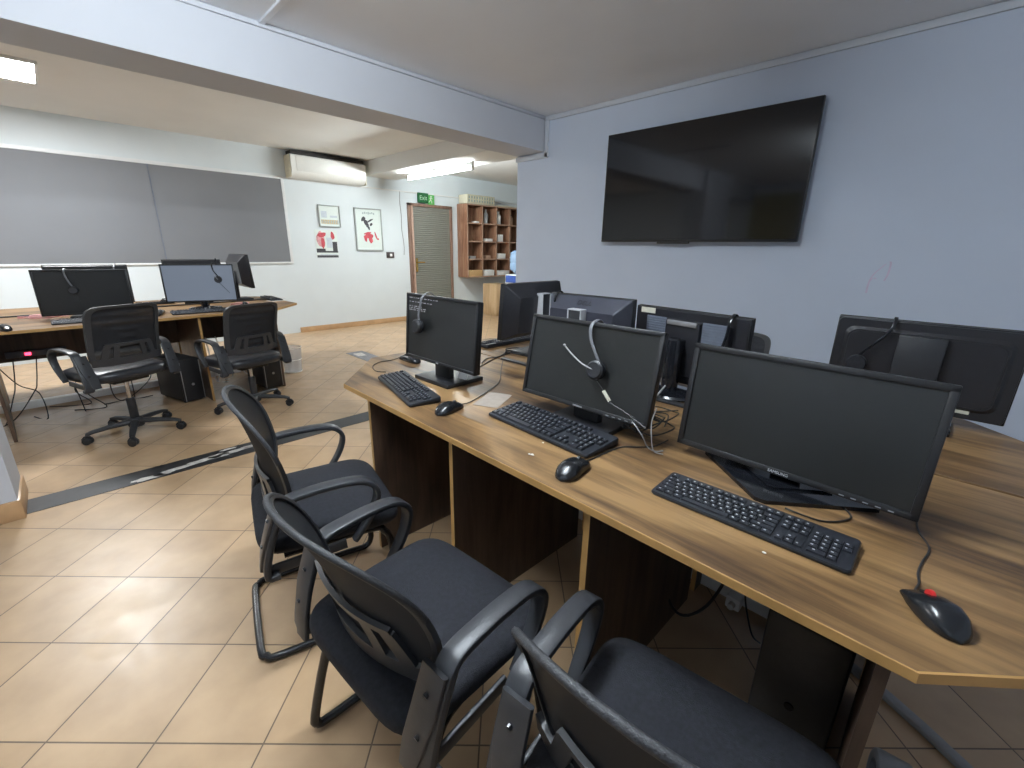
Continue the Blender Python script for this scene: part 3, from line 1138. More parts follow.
def swivel_chair(label, loc, rz, group, dz=0.0):
    e = thing('swivel_chair', label, 'office chair', loc, rz, group)
    sz = dz
    obj('seat', cushion(.24, .235, 0.0, .425 + sz, .50 + sz, e=4.0), M['leather'], e, 50)
    bk = Back(.210, .535 + sz, .925 + sz, -.19, -.285, .045, 8.0, .02, .012, .006)
    obj('back_mesh', bk.panel(ripple=0.003, nrip=8, nr=40), M['mesh_ribbed'], e, 80)
    obj('back_frame', bk.ring(.87, .022, 96), M['blk_soft'], e, 45)
    lumbar(e, bk, .54 + sz, .66 + sz, -.016, .20)
    armrests(e, .262, .415 + sz)
    k = MB()
    k.box((0, -.02, .412 + sz), (.22, .26, .03), b=.008)
    obj('seat_plate', k, M['tube'], e)
    k = MB()
    k.tube([(.10, .02, .405 + sz), (.22, .03, .395 + sz), (.26, .03, .39 + sz)], .006, 6)
    obj('height_lever', k, M['blk'], e)
    k = MB()
    k.lathe([(.026, .10), (.026, .26), (.022, .265)], 14)
    obj('gas_sleeve', k, M['blk'], e)
    k = MB()
    k.lathe([(.013, .26), (.013, .41 + sz)], 12)
    obj('gas_lift', k, M['chrome'], e)
    k = MB()
    k.lathe([(.045, .055), (.05, .08), (.042, .115), (.03, .12)], 16)
    for i in range(5):
        a = 2 * PI * i / 5 + .35
        ca, sa = math.cos(a), math.sin(a)
        k.strap([(ca * .03, sa * .03, .092), (ca * .14, sa * .14, .088), (ca * .235, sa * .235, .078), (ca * .272, sa * .272, .068)], [.05, .042, .034, .03], [.034, .028, .022, .018], xdir=(-sa, ca, 0))
    obj('star_base', k, M['blk_soft'], e, 45)
    for i in range(5):
        a = 2 * PI * i / 5 + .35
        k = MB()
        T = Matrix.Translation((math.cos(a) * .27, math.sin(a) * .27, 0)) @ Matrix.Rotation(a * 1.7 + i, 4, 'Z')
        for sx in (-1, 1):
            k.lathe([(.004, -.009), (.022, -.009), (.026, -.004), (.026, .006), (.020, .010), (.004, .010)], 14, T @ Matrix.Translation((sx * .014, 0, .026)) @ Matrix.Rotation(R(90), 4, 'Y'))
        k.strap([(0, -.03, .036), (0, -.015, .056), (0, .012, .056), (0, .03, .036)], .018, .008, T=T)
        k.lathe([(.006, .05), (.006, .07)], 8, T)
        obj('caster', k, M['blk'], e, 45)
    return e


CD = swivel_chair('black swivel chair in front of the left screen of the far desk', (-3.98, 0.20, 0), R(113), 'swivel chairs at the far desk')
for o in CD.children:
    if not o.name.startswith(('gas', 'star', 'caster')):
        o.location.y += 0.07
CE = dup(CD, (-4.0, 0.98, 0), R(105), 'black swivel chair nearer the wastebin at the far desk')
CF = dup(CD, (-0.90, 2.72, 0), R(186), 'black ribbed chair showing behind the near desk by the wall', 'swivel chairs at the near desk')
for o in CE.children:
    if not o.name.startswith(('gas', 'star', 'caster')):
        o.location.z -= 0.05
for o in CF.children:
    if not o.name.startswith(('gas', 'star', 'caster')):
        o.location.z -= 0.085

# ================================================================== MONITORS
def monitor(label, loc, rz, w, h, zb, tilt, stand='rect', back='flat', bez=0.016, bx=0.0, bmat=None, scr=None, badge=None, group=None, sticker=None, bbot=None, buttons=False, chin=0.0):
    e = thing('monitor', label, 'monitor', (loc[0], loc[1], DZ), rz, group)
    z = zb - DZ
    T = Matrix.Translation((0, 0, z)) @ Matrix.Rotation(-R(tilt), 4, 'X')
    e['_dummy'] = 0
    del e['_dummy']
    bb_ = bbot if bbot else bez
    k = MB()
    # bezel ring and rear shell
    k.box((0, .006, h - bez / 2), (w, .016, bez), T, b=.003)
    k.box((0, .006, bb_ / 2), (w, .016, bb_), T, b=.003)
    k.box((-w / 2 + bez / 2, .006, h / 2), (bez, .016, h - .002), T, b=.003)
    k.box((w / 2 - bez / 2, .006, h / 2), (bez, .016, h - .002), T, b=.003)
    k.box((0, .018, h / 2), (w - .002, .022, h - .002), T, b=.004)
    obj('casing', k, M['case'], e)
    k = MB()
    k.box((0, .005, (h + bb_ - bez) / 2), (w - 2 * bez + .002, .004, h - bez - bb_ + .002), T)
    obj('screen', k, scr or M['screen'], e)
    k = MB()

    def rr(hw, hh, cz, y, r=.02, n=4):
        pts = []
        for cx, cz_, a0 in ((hw - r, hh - r, 0), (-hw + r, hh - r, 90), (-hw + r, -hh + r, 180), (hw - r, -hh + r, 270)):
            for j in range(n + 1):
                a = R(a0 + 90 * j / n)
                pts.append((cx + r * math.cos(a), y, cz + cz_ + r * math.sin(a)))
        return pts
    if back == 'dell':
        k.loft([rr(w / 2 - .003, h / 2 - .003, h / 2, .026, .006), rr(w / 2 - .006, h / 2 - .006, h / 2, .034, .008), rr(w * .385, h * .33, h * .47, .088, .008), rr(w * .378, h * .32, h * .47, .094, .008)], T)
        bd = .094
    elif back == 'groove':
        k.loft([rr(w / 2 - .004, h / 2 - .004, h / 2, .026, .012), rr(w / 2 - .006, h / 2 - .006, h / 2, .036, .014)], T)
        k.loft([rr(w / 2 - .028, h / 2 - .030, h / 2, .034, .03), rr(w / 2 - .040, h / 2 - .042, h / 2, .046, .03)], T)
        k.loft([rr(w / 2 - .044, h / 2 - .046, h / 2, .044, .03), rr(w / 2 - .046, h / 2 - .048, h / 2, .048, .03)], T)
        bd = .048
    elif back == 'vent':
        k.loft([rr(w / 2 - .004, h / 2 - .004, h / 2, .026, .008), rr(w / 2 - .006, h / 2 - .006, h / 2, .032, .008)], T)
        k.loft([rr(w * .38, h * .41, h * .47, .030, .012), rr(w * .37, h * .40, h * .47, .050, .012)], T)
        k.box((0, .056, h * .51), (.15, .02, h * .72), T, b=.004)
        bd = .066
    else:
        k.loft([rr(w / 2 - .004, h / 2 - .004, h / 2, .026, .008), rr(w / 2 - .010, h / 2 - .010, h / 2, .034, .010)], T)
        k.loft([rr(w * .32, h * .34, h * .48, .032, .015), rr(w * .29, h * .30, h * .48, .052, .015)], T)
        bd = .052
    shell = obj('rear_cover', k, bmat or M['caseback_dark'], e, 25)
    if back == 'vent':
        for sx in (-1, 1):
            k = MB()
            k.box((sx * w * .255, .0505, h * .64), (w * .19, .003, h * .50), T)
            for i in range(15):
                k.box((sx * w * .255, .0525, h * .41 + i * h * .033), (w * .18, .004, h * .018), T)
            obj('vent_grille', k, M['vent'], shell)
        k = MB()
        k.box((0, .068, h * .85), (.13, .010, .020), T, b=.003)
        obj('neck_cap', k, M['silver'], shell)
    k = MB()
    if stand == 'tri':
        poly = [(-.20, .05), (-.012, -.108), (.012, -.108), (.20, .05), (.15, .15), (-.15, .15)]
        k.prism(poly, 0.0, .010)
        k.prism([(p[0] * .55, p[1] * .55 + .02) for p in poly], .010, .016)
        obj('stand_base', k, M['blk_gloss'], e, 30)
        k = MB()
        k.box((0, .085, .09), (.07, .024, .18), b=.006)
        obj('stand_neck', k, M['blk'], e)
    elif stand == 'round':
        k.lathe([(.115, 0), (.118, .006), (.11, .014), (.04, .022), (.03, .024)], 28, Matrix.Translation((0, .10, 0)) @ Matrix.Diagonal((1.1, .85, 1, 1)))
        obj('stand_base', k, M['blk_gloss'], e, 30)
        k = MB()
        k.lathe([(.033, .018), (.031, .20), (.027, .225), (.02, .232)], 18, Matrix.Translation((0, bd + .045, 0)))
        k.box((0, bd + .02, .20), (.05, .06, .05), b=.006)
        obj('stand_neck', k, M['blk_gloss'], e)
    elif stand == 'column':
        k.box((0, .10, .010), (.25, .21, .020), b=.004)
        obj('stand_base', k, M['blk'], e)
        k = MB()
        top = z + h * .80
        k.box((0, bd + .030, top / 2), (.062, .034, top), b=.003)
        n_ = obj('stand_neck', k, M['blk'], e)
        k = MB()
        for sx in (-1, 1):
            k.box((sx * .033, bd + .030, top / 2), (.005, .042, top), b=.002)
        k.box((0, bd + .030, top + .002), (.071, .042, .005), b=.002)
        obj('silver_trim', k, M['badge'], n_)
    elif stand == 'panel':
        k.box((0, .085, .008), (.26, .19, .016), b=.004)
        obj('stand_base', k, M['blk_gloss'], e)
        k = MB()
        k.box((0, bd + .016, (z + h * .86) / 2), (.125, .022, z + h * .86), T=Matrix.Translation((0, .0, 0)) @ Matrix.Rotation(-R(tilt) * .8, 4, 'X'), b=.004)
        obj('stand_neck', k, M['blk'], e)
    else:
        k.box((bx, .085, .009), (.235, .20, .018), b=.004)
        obj('stand_base', k, M['blk'], e)
        k = MB()
        k.box((bx, bd + .010, (z + h * .5) / 2), (.10, .03, z + h * .5), b=.006)
        obj('stand_neck', k, M['blk'], e)
    if badge:
        body, size, where = badge
        if where == 'front':
            textmesh(body, size, 'badge', M['badge'], e, T @ Matrix.Translation((0, -.0025, bb_ * .5)) @ TXT_FRONT, .0004)
        elif where == 'back':
            ang = math.atan2(h * .53 * 0 + (h / 2 - .006) - (h * .33 - h * .03), .088 - .034)
            Tb = T @ Matrix.Translation((0, .0595, h * .895)) @ Matrix.Rotation(-(PI / 2 - ang) * -1.0, 4, 'X') @ TXT_BACK
            textmesh(body, size, 'badge', M['badge_dk'], shell, Tb, .0008)
    if sticker:
        sx, sz_, sw, sh = sticker
        k = MB()
        k.box((sx, (.034 if back == 'vent' else .0365), sz_), (sw, .0016, sh), T)
        obj('sticker', k, M['sticker'], shell)
    if buttons:
        k = MB()
        for i in range(5):
            k.box((w / 2 - .045 - i * .022, -.0022, .006), (.010, .001, .0025), T)
        obj('button_marks', k, M['legend_dim'], e)
    return e, T


NG = 'screens on the near desk'
FG = 'screens on the far desk'
M1, T1 = monitor('screen showing white start-up text on the near desk', (-1.485, 1.06), R(0.7), .475, .283, .838, 4.5, 'rect', 'flat', .013, bx=-.035, badge=('DELL', .008, 'front'), group=NG)
M2, T2 = monitor('blank screen with the headset hung over its front, near desk', (-.79, 1.107), R(.4), .49, .28, .82, 10.9, 'rect', 'flat', .014, badge=('SAMSUNG', .008, 'front'), group=NG, buttons=True)
M3, T3 = monitor('largest blank screen, on the pointed base by the right-hand mouse', (-.217, 1.167), R(-2.3), .53, .292, .78, 6.4, 'tri', 'flat', .016, badge=('SAMSUNG', .010, 'front'), group=NG, buttons=True)
M4, T4 = monitor('black screen turned sideways at the end of the near desk', (-1.70, 1.835), R(-88), .47, .297, .843, 5, 'column', 'dell', .016, badge=('DELL', .022, 'back'), group=NG)
M5, T5 = monitor('bulky sloped back of a screen behind the hung headset', (-1.13, 1.655), R(181.5), .43, .275, .846, 2, 'column', 'dell', .016, bmat=M['caseback'], badge=('DELL', .034, 'back'), group=NG)
M6, T6 = monitor('screen back with two grey vents and round neck', (-.735, 1.79), R(172), .50, .305, .78, 2, 'round', 'vent', .018, group=NG, sticker=(.185, .289, .07, .022))
M7, T7 = monitor('wide screen back with grooved edge and label, nearest the wall', (-.044, 2.10), R(180), .50, .31, .781, 2, 'panel', 'groove', .016, group=NG, sticker=(-.140, .030, .045, .017))
N1, TN1 = monitor('blank dark screen at the left end of the far desk front', (-4.715, .133), R(80), .54, .335, .778, 1, 'rect', 'flat', .014, group=FG)
N2, TN2 = monitor('screen with pale blue glare on the far desk', (-4.70, .875), R(73), .53, .32, .824, 1, 'round', 'flat', .012, scr=M['screen_bright'], group=FG)
N1b, TN1b = monitor('screen hidden behind the dark left screen of the far desk', (-5.36, .20), R(262), .54, .33, .795, 1, 'rect', 'flat', .014, group=FG)
N2b, TN2b = monitor('screen hidden behind the pale glaring screen of the far desk', (-5.46, .98), R(260), .48, .30, .864, 1, 'rect', 'flat', .014, group=FG)
N5, TN5 = monitor('sideways screen back at the right end of the far desk', (-5.42, 1.425), R(181), .53, .335, .882, 4, 'rect', 'dell', .014, group=FG)

# start-up text on the left screen: pale word-shaped marks
k = MB()
rng = random.Random(5)
for row, (x1, zz) in enumerate(((-.015, .262), (-.06, .245), (-.135, .226), (-.105, .218), (-.095, .210))):
    x = -.218
    while x < x1:
        wl = rng.choice((.008, .012, .016, .02, .026))
        for c_ in range(int(wl / .0036)):
            hgt = rng.choice((.0028, .0036, .0042))
            k.box((x + c_ * .0036, .0027, zz + hgt / 2), (.0022, .0004, hgt), T1)
        x += wl + .006
obj('screen_text', k, M['glow_text'], M1)

# ------------------------------------------------------------------ headsets
def headset(label, mon, Tm, x, h, drop=.15, boom=(-.12, .065), cupside=1, back_drop=.12, silver=False, cord=None, single=True, lean=0.0):
    """headband hung over the top edge of a monitor; front is on the viewer's side of cupside"""
    W = Matrix.Translation(mon.location) @ Matrix.Rotation(mon.rotation_euler.z, 4, 'Z') @ Tm @ Matrix.Translation((x, 0, h))
    e = bpy.data.objects.new('headset', None)
    C.objects.link(e)
    e.matrix_world = W
    e.empty_display_size = 0.03
    tag(e, label, 'headset', 'headsets hung over the screens')
    s = cupside
    yf, yb = (-.014, .058) if s == 1 else (.064, -.012)
    k = MB()
    pts = [(lean, yf - .004 * s, -drop + .028), (lean * .68 - .004, yf - .005 * s, -drop * .6), (lean * .22 - .004, yf - .002 * s, -.05), (-.002, yf + .004 * s, -.012), (0, (yf + yb) / 2, .009), (.004, yb - .004 * s, -.012), (.010, yb + .002 * s, -back_drop * .6), (lean * -.4, yb + .004 * s, -back_drop)]
    k.strap(smooth(pts, 5), .011, .004, xdir=(1, 0, 0))
    obj('headband', k, M['band_grey'] if silver else M['blk_gloss'], e, 50)
    k = MB()
    TC = Matrix.Translation((lean, yf - .012 * s, -drop)) @ Matrix.Rotation(R(90), 4, 'X')
    k.lathe([(.006, -.010), (.026, -.010), (.030, -.006), (.030, .006), (.024, .011), (.006, .011)], 18, TC)
    obj('ear_cup', k, M['blk'], e)
    k = MB()
    k.lathe([(.016, -.016), (.027, -.016), (.030, -.011), (.027, -.006), (.016, -.006)], 18, TC @ Matrix.Translation((0, 0, 0)))
    obj('ear_cushion', k, M['chairfab'], e)
    k = MB()
    TB = Matrix.Translation((lean * -.4, yb + .012 * s, -back_drop - .02)) @ Matrix.Rotation(R(90), 4, 'X')
    k.lathe([(.006, -.008), (.022, -.008), (.026, -.004), (.026, .006), (.006, .008)], 14, TB)
    obj('rear_pad', k, M['blk'], e)
    if boom:
        bx, bz = boom
        k = MB()
        p0 = Vector((lean, yf - .020 * s, -drop))
        pts = [p0, p0 + Vector((bx * .35, -.006 * s, bz * .18)), p0 + Vector((bx * .75, -.008 * s, bz * .62)), p0 + Vector((bx, -.010 * s, bz))]
        k.tube(smooth(pts, 5), .0024, 6)
        k.sphere(tuple(pts[-1]), .0042, 8, 6, sc=(1.3, 1, 1))
        obj('mic_boom', k, M['cable_grey'], e)
    if cord:
        k = MB()
        pts = [(lean, yf - .012 * s, -drop - .025)] + [(lean + a, yf + b_ * s, -drop + c_) for a, b_, c_ in cord]
        k.tube(smooth(pts, 5), .0018, 6)
        obj('cord', k, M['cable'], e)
    return e


hs = headset('headset with mic boom over the middle front screen of the near desk', M2, T2, .008, .28, .143, (-.118, .058), 1, .13, True, [(.035, -.006, -.055), (.07, -.004, -.088), (.11, -.003, -.100), (.15, -.003, -.115), (.19, -.006, -.13)], lean=.050)
k = MB()
k.strap([(.088, -.021, -.200), (.114, -.020, -.226)], .010, .010, xdir=(.7, 0, .7))
obj('inline_control', k, M['sticker'], hs)
headset('small headset over the screen with white start-up text', M1, T1, -.105, .283, .135, None, 1, .10, True, None, lean=-.012)
headset('headset on the bulky sloped screen back', M5, T5, .16, .275, .13, (-.05, .03), -1, .10, False, None, lean=.02)
headset('headset on the screen back with two grey vents', M6, T6, -.185, .305, .14, None, -1, .11, False, None, lean=.01)
hs7 = headset('headset on the grooved screen back nearest the wall', M7, T7, .085, .31, .16, None, -1, .12, False, [(.01, .0, -.05), (.012, .0, -.09)], lean=.075)
headset('headset on the dark left screen of the far desk', N1, TN1, -.085, .335, .15, None, 1, .12, True, [(.02, -.004, -.05), (.03, -.004, -.10)], lean=.025)
headset('headset over the hidden screen behind the dark left one', N1b, TN1b, -.19, .33, .14, None, 1, .05, True, None)
headset('headset on the pale glaring screen of the far desk', N2, TN2, .11, .32, .13, (-.02, .04), 1, .12, False, [(.02, -.004, -.05), (.07, -.004, -.12)], lean=.03)
headset('headset on the hidden screen behind the pale glaring one', N2b, TN2b, -.20, .30, .14, None, 1, .05, False, None)


# ================================================================== KEYBOARDS
def key_layout(w, d):
    """key rectangles (x0,x1,y0,y1) with y from front"""
    out = []
    u = (w - .016) / 22.6
    v = (d - .022) / 6.35
    x0 = -w / 2 + .008
    y0 = .009

    def row(r, xs, y=None):
        yy = y0 + r * v
        x = x0 + xs[0] * u
        for wd in xs[1:]:
            if wd > 0:
                out.append((x, x + wd * u, yy, yy + v))
            x += abs(wd) * u
    row(0, [0, 1.25, 1.25, 1.25, 6.25, 1.25, 1.25, 1.25, 1.25, -.3, 1, 1, 1, -.3, 2, 1])
    row(1, [0, 2.25] + [1] * 10 + [2.75, -1.3, 1, -1.3, 1, 1, 1])
    row(2, [0, 1.75] + [1] * 11 + [2.25, -3.6, 1, 1, 1])
    row(3, [0, 1.5] + [1] * 12 + [1.5, -.3, 1, 1, 1, -.3, 1, 1, 1, 1])
    row(4, [0] + [1] * 13 + [2, -.3, 1, 1, 1, -.3, 1, 1, 1, 1])
    row(5.35, [0, 1, -1, 1, 1, 1, 1, -.5, 1, 1, 1, 1, -.5, 1, 1, 1, 1, -.3, 1, 1, 1])
    return out


def keyboard(label, loc, rz, w, d, low=False, group=None, legends=True, lean=4.0):
    e = thing('keyboard', label, 'keyboard', (loc[0], loc[1], DZ), rz, group)
    hf, hb = (.010, .016) if low else (.012, .024)
    k = MB()
    rr_ = .008
    ring = []
    for cx, cy, a0 in ((w / 2 - rr_, d - rr_, 0), (-w / 2 + rr_, d - rr_, 90), (-w / 2 + rr_, rr_, 180), (w / 2 - rr_, rr_, 270)):
        for j in range(5):
            a = R(a0 + 90 * j / 4)
            ring.append((cx + rr_ * math.cos(a), cy + rr_ * math.sin(a) - d / 2))

    def zt(y):
        return hf + (hb - hf) * (y + d / 2) / d
    k.loft([[(x * .985, y * .97, .001) for x, y in ring], [(x, y, .005) for x, y in ring], [(x, y, zt(y) - .003) for x, y in ring], [(x * .99, y * .975, zt(y)) for x, y in ring]])
    obj('keyboard_body', k, M['kbase'], e, 40)
    k = MB()
    lg = MB()
    hk = .004 if low else .0065
    rng = random.Random(len(label))
    for x0, x1, y0, y1 in key_layout(w, d):
        y0 -= d / 2
        y1 -= d / 2
        g = .0011
        i = .0006 if low else .0022
        za, zb_ = zt(y0), zt(y1)
        vs = [(x0 + g, y0 + g, za - .001), (x1 - g, y0 + g, za - .001), (x1 - g, y1 - g, zb_ - .001), (x0 + g, y1 - g, zb_ - .001),
              (x0 + g + i, y0 + g + i, za + hk), (x1 - g - i, y0 + g + i, za + hk), (x1 - g - i, y1 - g - i * .6, zb_ + hk), (x0 + g + i, y1 - g - i * .6, zb_ + hk)]
        k.add(vs, [(4, 5, 6, 7), (0, 1, 5, 4), (1, 2, 6, 5), (2, 3, 7, 6), (3, 0, 4, 7)])
        if x1 - x0 < .05:
            lx = x0 + (x1 - x0) * .36
            ly = y0 + (y1 - y0) * .62
            lz = za + (zb_ - za) * .62 + hk
            if legends:
                k.box((lx, ly, lz + .0001), (.0034 + rng.random() * .0015, .0036, .0004), mi=1)
    obj('keys', k, [M['key'], M['legend'] if low else M['legend_dim']], e, 25)
    return e


KG = 'keyboards on the near desk'
keyboard('black keyboard in front of the screen with start-up text', (-1.515, .925), R(-14), .432, .125, False, KG)
keyboard('black keyboard in front of the middle front screen', (-.845, 1.032), R(-3.6), .44, .155, False, KG)
keyboard('flat black keyboard in front of the largest blank screen', (-.222, .967), R(0), .395, .120, True, KG)
keyboard('keyboard beyond the sideways screen at the near desk end', (-1.93, 1.90), R(-90), .42, .13, False, KG, False)
KF = 'keyboards on the far desk'
keyboard('keyboard on the far desk under the dark left screen', (-4.50, .12), R(92), .42, .13, False, KF, False)
keyboard('long black keyboard in front of the pale glaring screen', (-4.545, .83), R(88), .44, .14, False, KF, False)
keyboard('keyboard by the sideways screen at the far desk end', (-5.25, 1.60), R(178), .40, .12, False, KF, False)
keyboard('keyboard across the far desk between the two hidden screens', (-5.45, .62), R(268), .30, .12, False, KF, False)


# ================================================================== MICE
def mouse(label, front, back, w=.060, hgt=.036, group=None, pointed=False, cord=None, glossy=False):
    f, b_ = Vector(front), Vector(back)
    L = (f - b_).length
    ang = math.atan2((f - b_).y, (f - b_).x) - PI / 2
    e = thing('computer_mouse', label, 'mouse', ((f.x + b_.x) / 2, (f.y + b_.y) / 2, DZ), ang, group)
    k = MB()
    rings = []
    NS = 18
    for j in range(NS + 1):
        t = j / NS            # 0 rear, 1 front
        y = -L / 2 + L * t
        if pointed:
            prof = [(0, .0), (.04, .38), (.12, .66), (.3, .93), (.5, 1.0), (.72, .97), (.9, .86), (1.0, .80)]
            hp = [(0, .05), (.08, .50), (.25, .92), (.45, 1.0), (.7, .78), (.9, .46), (1, .30)]
        else:
            prof = [(0, .0), (.03, .45), (.1, .75), (.25, .98), (.4, 1.0), (.6, .92), (.8, .93), (.93, .80), (.98, .6), (1, .42)]
            hp = [(0, .08), (.05, .42), (.2, .86), (.4, 1.0), (.6, .94), (.8, .72), (.95, .46), (1, .3)]

        def itp(tab):
            for a, c_ in zip(tab, tab[1:]):
                if a[0] <= t <= c_[0]:
                    u = (t - a[0]) / (c_[0] - a[0])
                    return a[1] + (c_[1] - a[1]) * u
            return tab[-1][1]
        hw = max(.0012, itp(prof) * w / 2)
        hh = max(.003, itp(hp) * hgt)
        ring = [(-hw * .94, y, .0015), (hw * .94, y, .0015)]
        for i in range(11):
            a = PI * i / 10
            c_, s_ = math.cos(a), math.sin(a)
            ring.append((hw * math.copysign(abs(c_) ** .7, c_), y, .004 + (hh - .004) * abs(s_) ** .8))
        rings.append(ring)
    k.loft(rings)
    obj('shell', k, M['mouse'], e, 50)
    k = MB()
    zf = hgt * .72
    k.lathe([(.004, -.0035), (.0085, -.0035), (.009, 0), (.0085, .0035), (.004, .0035)], 14, Matrix.Translation((0, L * .25, zf - .002)) @ Matrix.Rotation(R(90), 4, 'Y'))
    obj('scroll_wheel', k, M['redbtn'] if pointed else M['blk_soft'], e)
    k = MB()
    zs = [(y_, z_) for y_, z_ in ((.36, .62), (.48, .42))]
    k.strap([(0, L * .30, hgt * .70), (0, L * .40, hgt * .52), (0, L * .47, hgt * .40)], .0014, .004)
    obj('button_gap', k, M['badge_dk'], e)
    if cord:
        k = MB()
        Minv = (Matrix.Translation(e.location) @ Matrix.Rotation(ang, 4, 'Z')).inverted()
        pts = [Vector((0, L * .46, .010)), Vector((0, L * .56, .006))] + [Minv @ Vector(p) for p in cord]
        k.tube(smooth(pts, 6), .0019, 6)
        obj('cord', k, M['cable'], e)
    return e


zc = DZ + .003
MG = 'mice on the near desk'
mouse('black mouse between the two left keyboards of the near desk', P(460, 405, .755), P(437, 415, .755), .062, .036, MG, cord=[P(470, 402, zc), P(485, 393, zc), P(499, 382, zc), P(501, 370, zc), P(503, 360, zc), P(506, 350, zc)])
mouse('black mouse before the right end of the middle keyboard', P(584, 462, .755), P(560, 480, .755), .064, .038, MG, cord=[P(592, 459, zc), P(607, 452, zc), P(622, 447, zc), P(640, 447, zc), P(655, 446, zc), P(668, 440, zc)])
mouse('black mouse with a red scroll dot near the desk corner', P(917, 593, .755), P(962, 643, .755), .066, .036, MG, True, cord=[P(919, 583, zc), P(918, 573, zc), P(922, 562, zc), P(929, 551, zc), P(927, 543, zc), P(919, 532, zc), P(917, 520, zc), P(922, 505, zc)])
mouse('black mouse lying left of the base of the text screen', P(402, 357.5, .755), P(419, 363, .755), .06, .036, MG, cord=[P(392, 360, zc), P(380, 362, zc), P(373, 366, zc), P(376, 371, zc), P(386, 372, zc)])
MF = 'mice on the far desk'
mouse('black mouse at the left edge of the photo on the far desk', P(2, 327, .755), P(8, 331, .755), .06, .036, MF)
mouse('black mouse left of the long keyboard on the far desk', P(162, 311, .755), P(157, 316, .755), .06, .036, MF)
mouse('mouse beside the corner post of the pale glaring screen', P(243, 303, .755), P(247, 307, .755), .06, .036, MF)
mouse('pale grey mouse behind the left swivel chair top, far desk', (-5.66, .70, .755), (-5.60, .76, .755), .06, .036, MF)

# ================================================================== PC TOWERS, WASTE BIN
def tower(label, loc, rz, w, d, h, strips=True):
    e = thing('computer_tower', label, 'computer', loc, rz, 'computers under the desks')
    k = MB()
    k.box((0, d / 2 + .006, h / 2 + .008), (w, d - .012, h - .016), b=.004)
    obj('case', k, M['blk_soft'], e)
    k = MB()
    k.box((0, -.004, h / 2 + .008), (w, .022, h - .012), b=.006)
    fr = obj('front_panel', k, M['blk'], e)
    for sx in (-1, 1):
        if not strips:
            break
        k = MB()
        k.box((sx * (w / 2 - .008), -.0165, h / 2), (.006, .004, h * .92), b=.001)
        obj('silver_strip', k, M['silver'], fr)
    k = MB()
    k.lathe([(.002, -.002), (.011, -.002), (.011, .003), (.002, .003)], 14, Matrix.Translation((0, -.016, h * .42)) @ Matrix.Rotation(R(90), 4, 'X'))
    obj('power_button', k, M['silver'] if strips else M['blk_gloss'], fr)
    for sx in (-1, 1):
        for yy in (.04, d - .05):
            k = MB()
            k.box((sx * (w / 2 - .025), yy, .005), (.02, .03, .010))
            obj('foot', k, M['blk'], e)
    return e


tower('black computer under the near desk by its right leg', (-.075, 1.14, 0), R(-1.4), .18, .42, .43, False)
tower('black computer with two silver strips under the far desk', (-4.50, .645, 0), R(106), .165, .40, .375)
tower('black computer half hidden behind the right swivel chair', (-4.44, 1.27, 0), R(95), .165, .40, .36)

bn = thing('waste_bin', 'white wire wastebin at the right end of the far desk', 'bin', (-4.93, 1.62, 0), 0)
k = MB()
k.lathe([(.085, .004), (.105, .27)], 28, cap=False)
obj('wire_wall', k, M['wire'], bn)
k = MB()
k.lathe([(.086, 0), (.088, .008), (.01, .009)], 28)
obj('bottom', k, M['white'], bn)
k = MB()
for z_, r_r in ((.008, .087), (.27, .106), (.14, .096)):
    k.tube([(r_r * math.cos(2 * PI * i / 28), r_r * math.sin(2 * PI * i / 28), z_) for i in range(28)], .003, 6, closed=True)
obj('rim', k, M['white'], bn)

# power box with red lamp on the far desk's panel
pb = thing('power_strip', 'dark power strip with glowing red switch under the far desk', 'power strip', LP(dk2, .66, .79, .445), dk2.rotation_euler.z)
k = MB()
k.box((0, -.016, 0.022), (.34, .03, .045), b=.004)
obj('strip_body', k, M['vent'], pb)
k = MB()
k.box((-.05, -.034, .022), (.035, .008, .022), b=.003)
obj('red_switch', k, M['redled'], pb)

# ================================================================== SHELF WALL
SX = -6.90
sh = thing('cubby_shelf', 'brown wall shelf of square cubbyholes beside the door', 'shelf', (XF, 5.73, .765))
SW, SH_, SD = 1.52, 1.345, .30
cw = SW / 4
ch = SH_ / 4
k = MB()
k.box((.006, SW / 2, SH_ / 2), (.012, SW, SH_))
obj('back_board', k, M['shelf'], sh)
for sy in (0, SW):
    k = MB()
    k.box((SD / 2 + .006, sy, SH_ / 2), (SD, .022, SH_), b=.002)
    obj('side_board', k, M['shelf'], sh)
for i in range(1, 4):
    k = MB()
    k.box((SD / 2 + .006, i * cw, SH_ / 2), (SD - .01, .02, SH_ - .02), b=.002)
    obj('divider', k, M['shelf'], sh)
for i in range(5):
    k = MB()
    k.box((SD / 2 + .008, SW / 2, i * ch), (SD, SW + .02, .022), b=.002)
    obj('shelf_board', k, M['shelf'], sh)
k = MB()
for i in range(5):
    k.box((SD + .010, SW / 2, i * ch), (.004, SW + .02, .022))
    k.box((SD + .010, i * cw, SH_ / 2), (.004, .022, SH_))
obj('front_edging', k, M['shelfedge'], sh)


def cell(r, c_):          # r from top, c from left
    return (XF + .012, 5.73 + c_ * cw, .765 + (3 - r) * ch + .011)


def boxitem(name, label, cat, r, c_, dy, sz, m, dx=.2):
    x, y, z = cell(r, c_)
    e = thing(name, label, cat, (x + dx, y + dy, z))
    k = MB()
    k.box((0, 0, sz[2] / 2), sz, b=.004)
    k2 = MB()
    k2.box((0, 0, sz[2] - .004), (sz[0] + .004, sz[1] + .004, .012), b=.003)
    obj('box_body', k, m, e)
    obj('box_lid', k2, m, e)
    return e


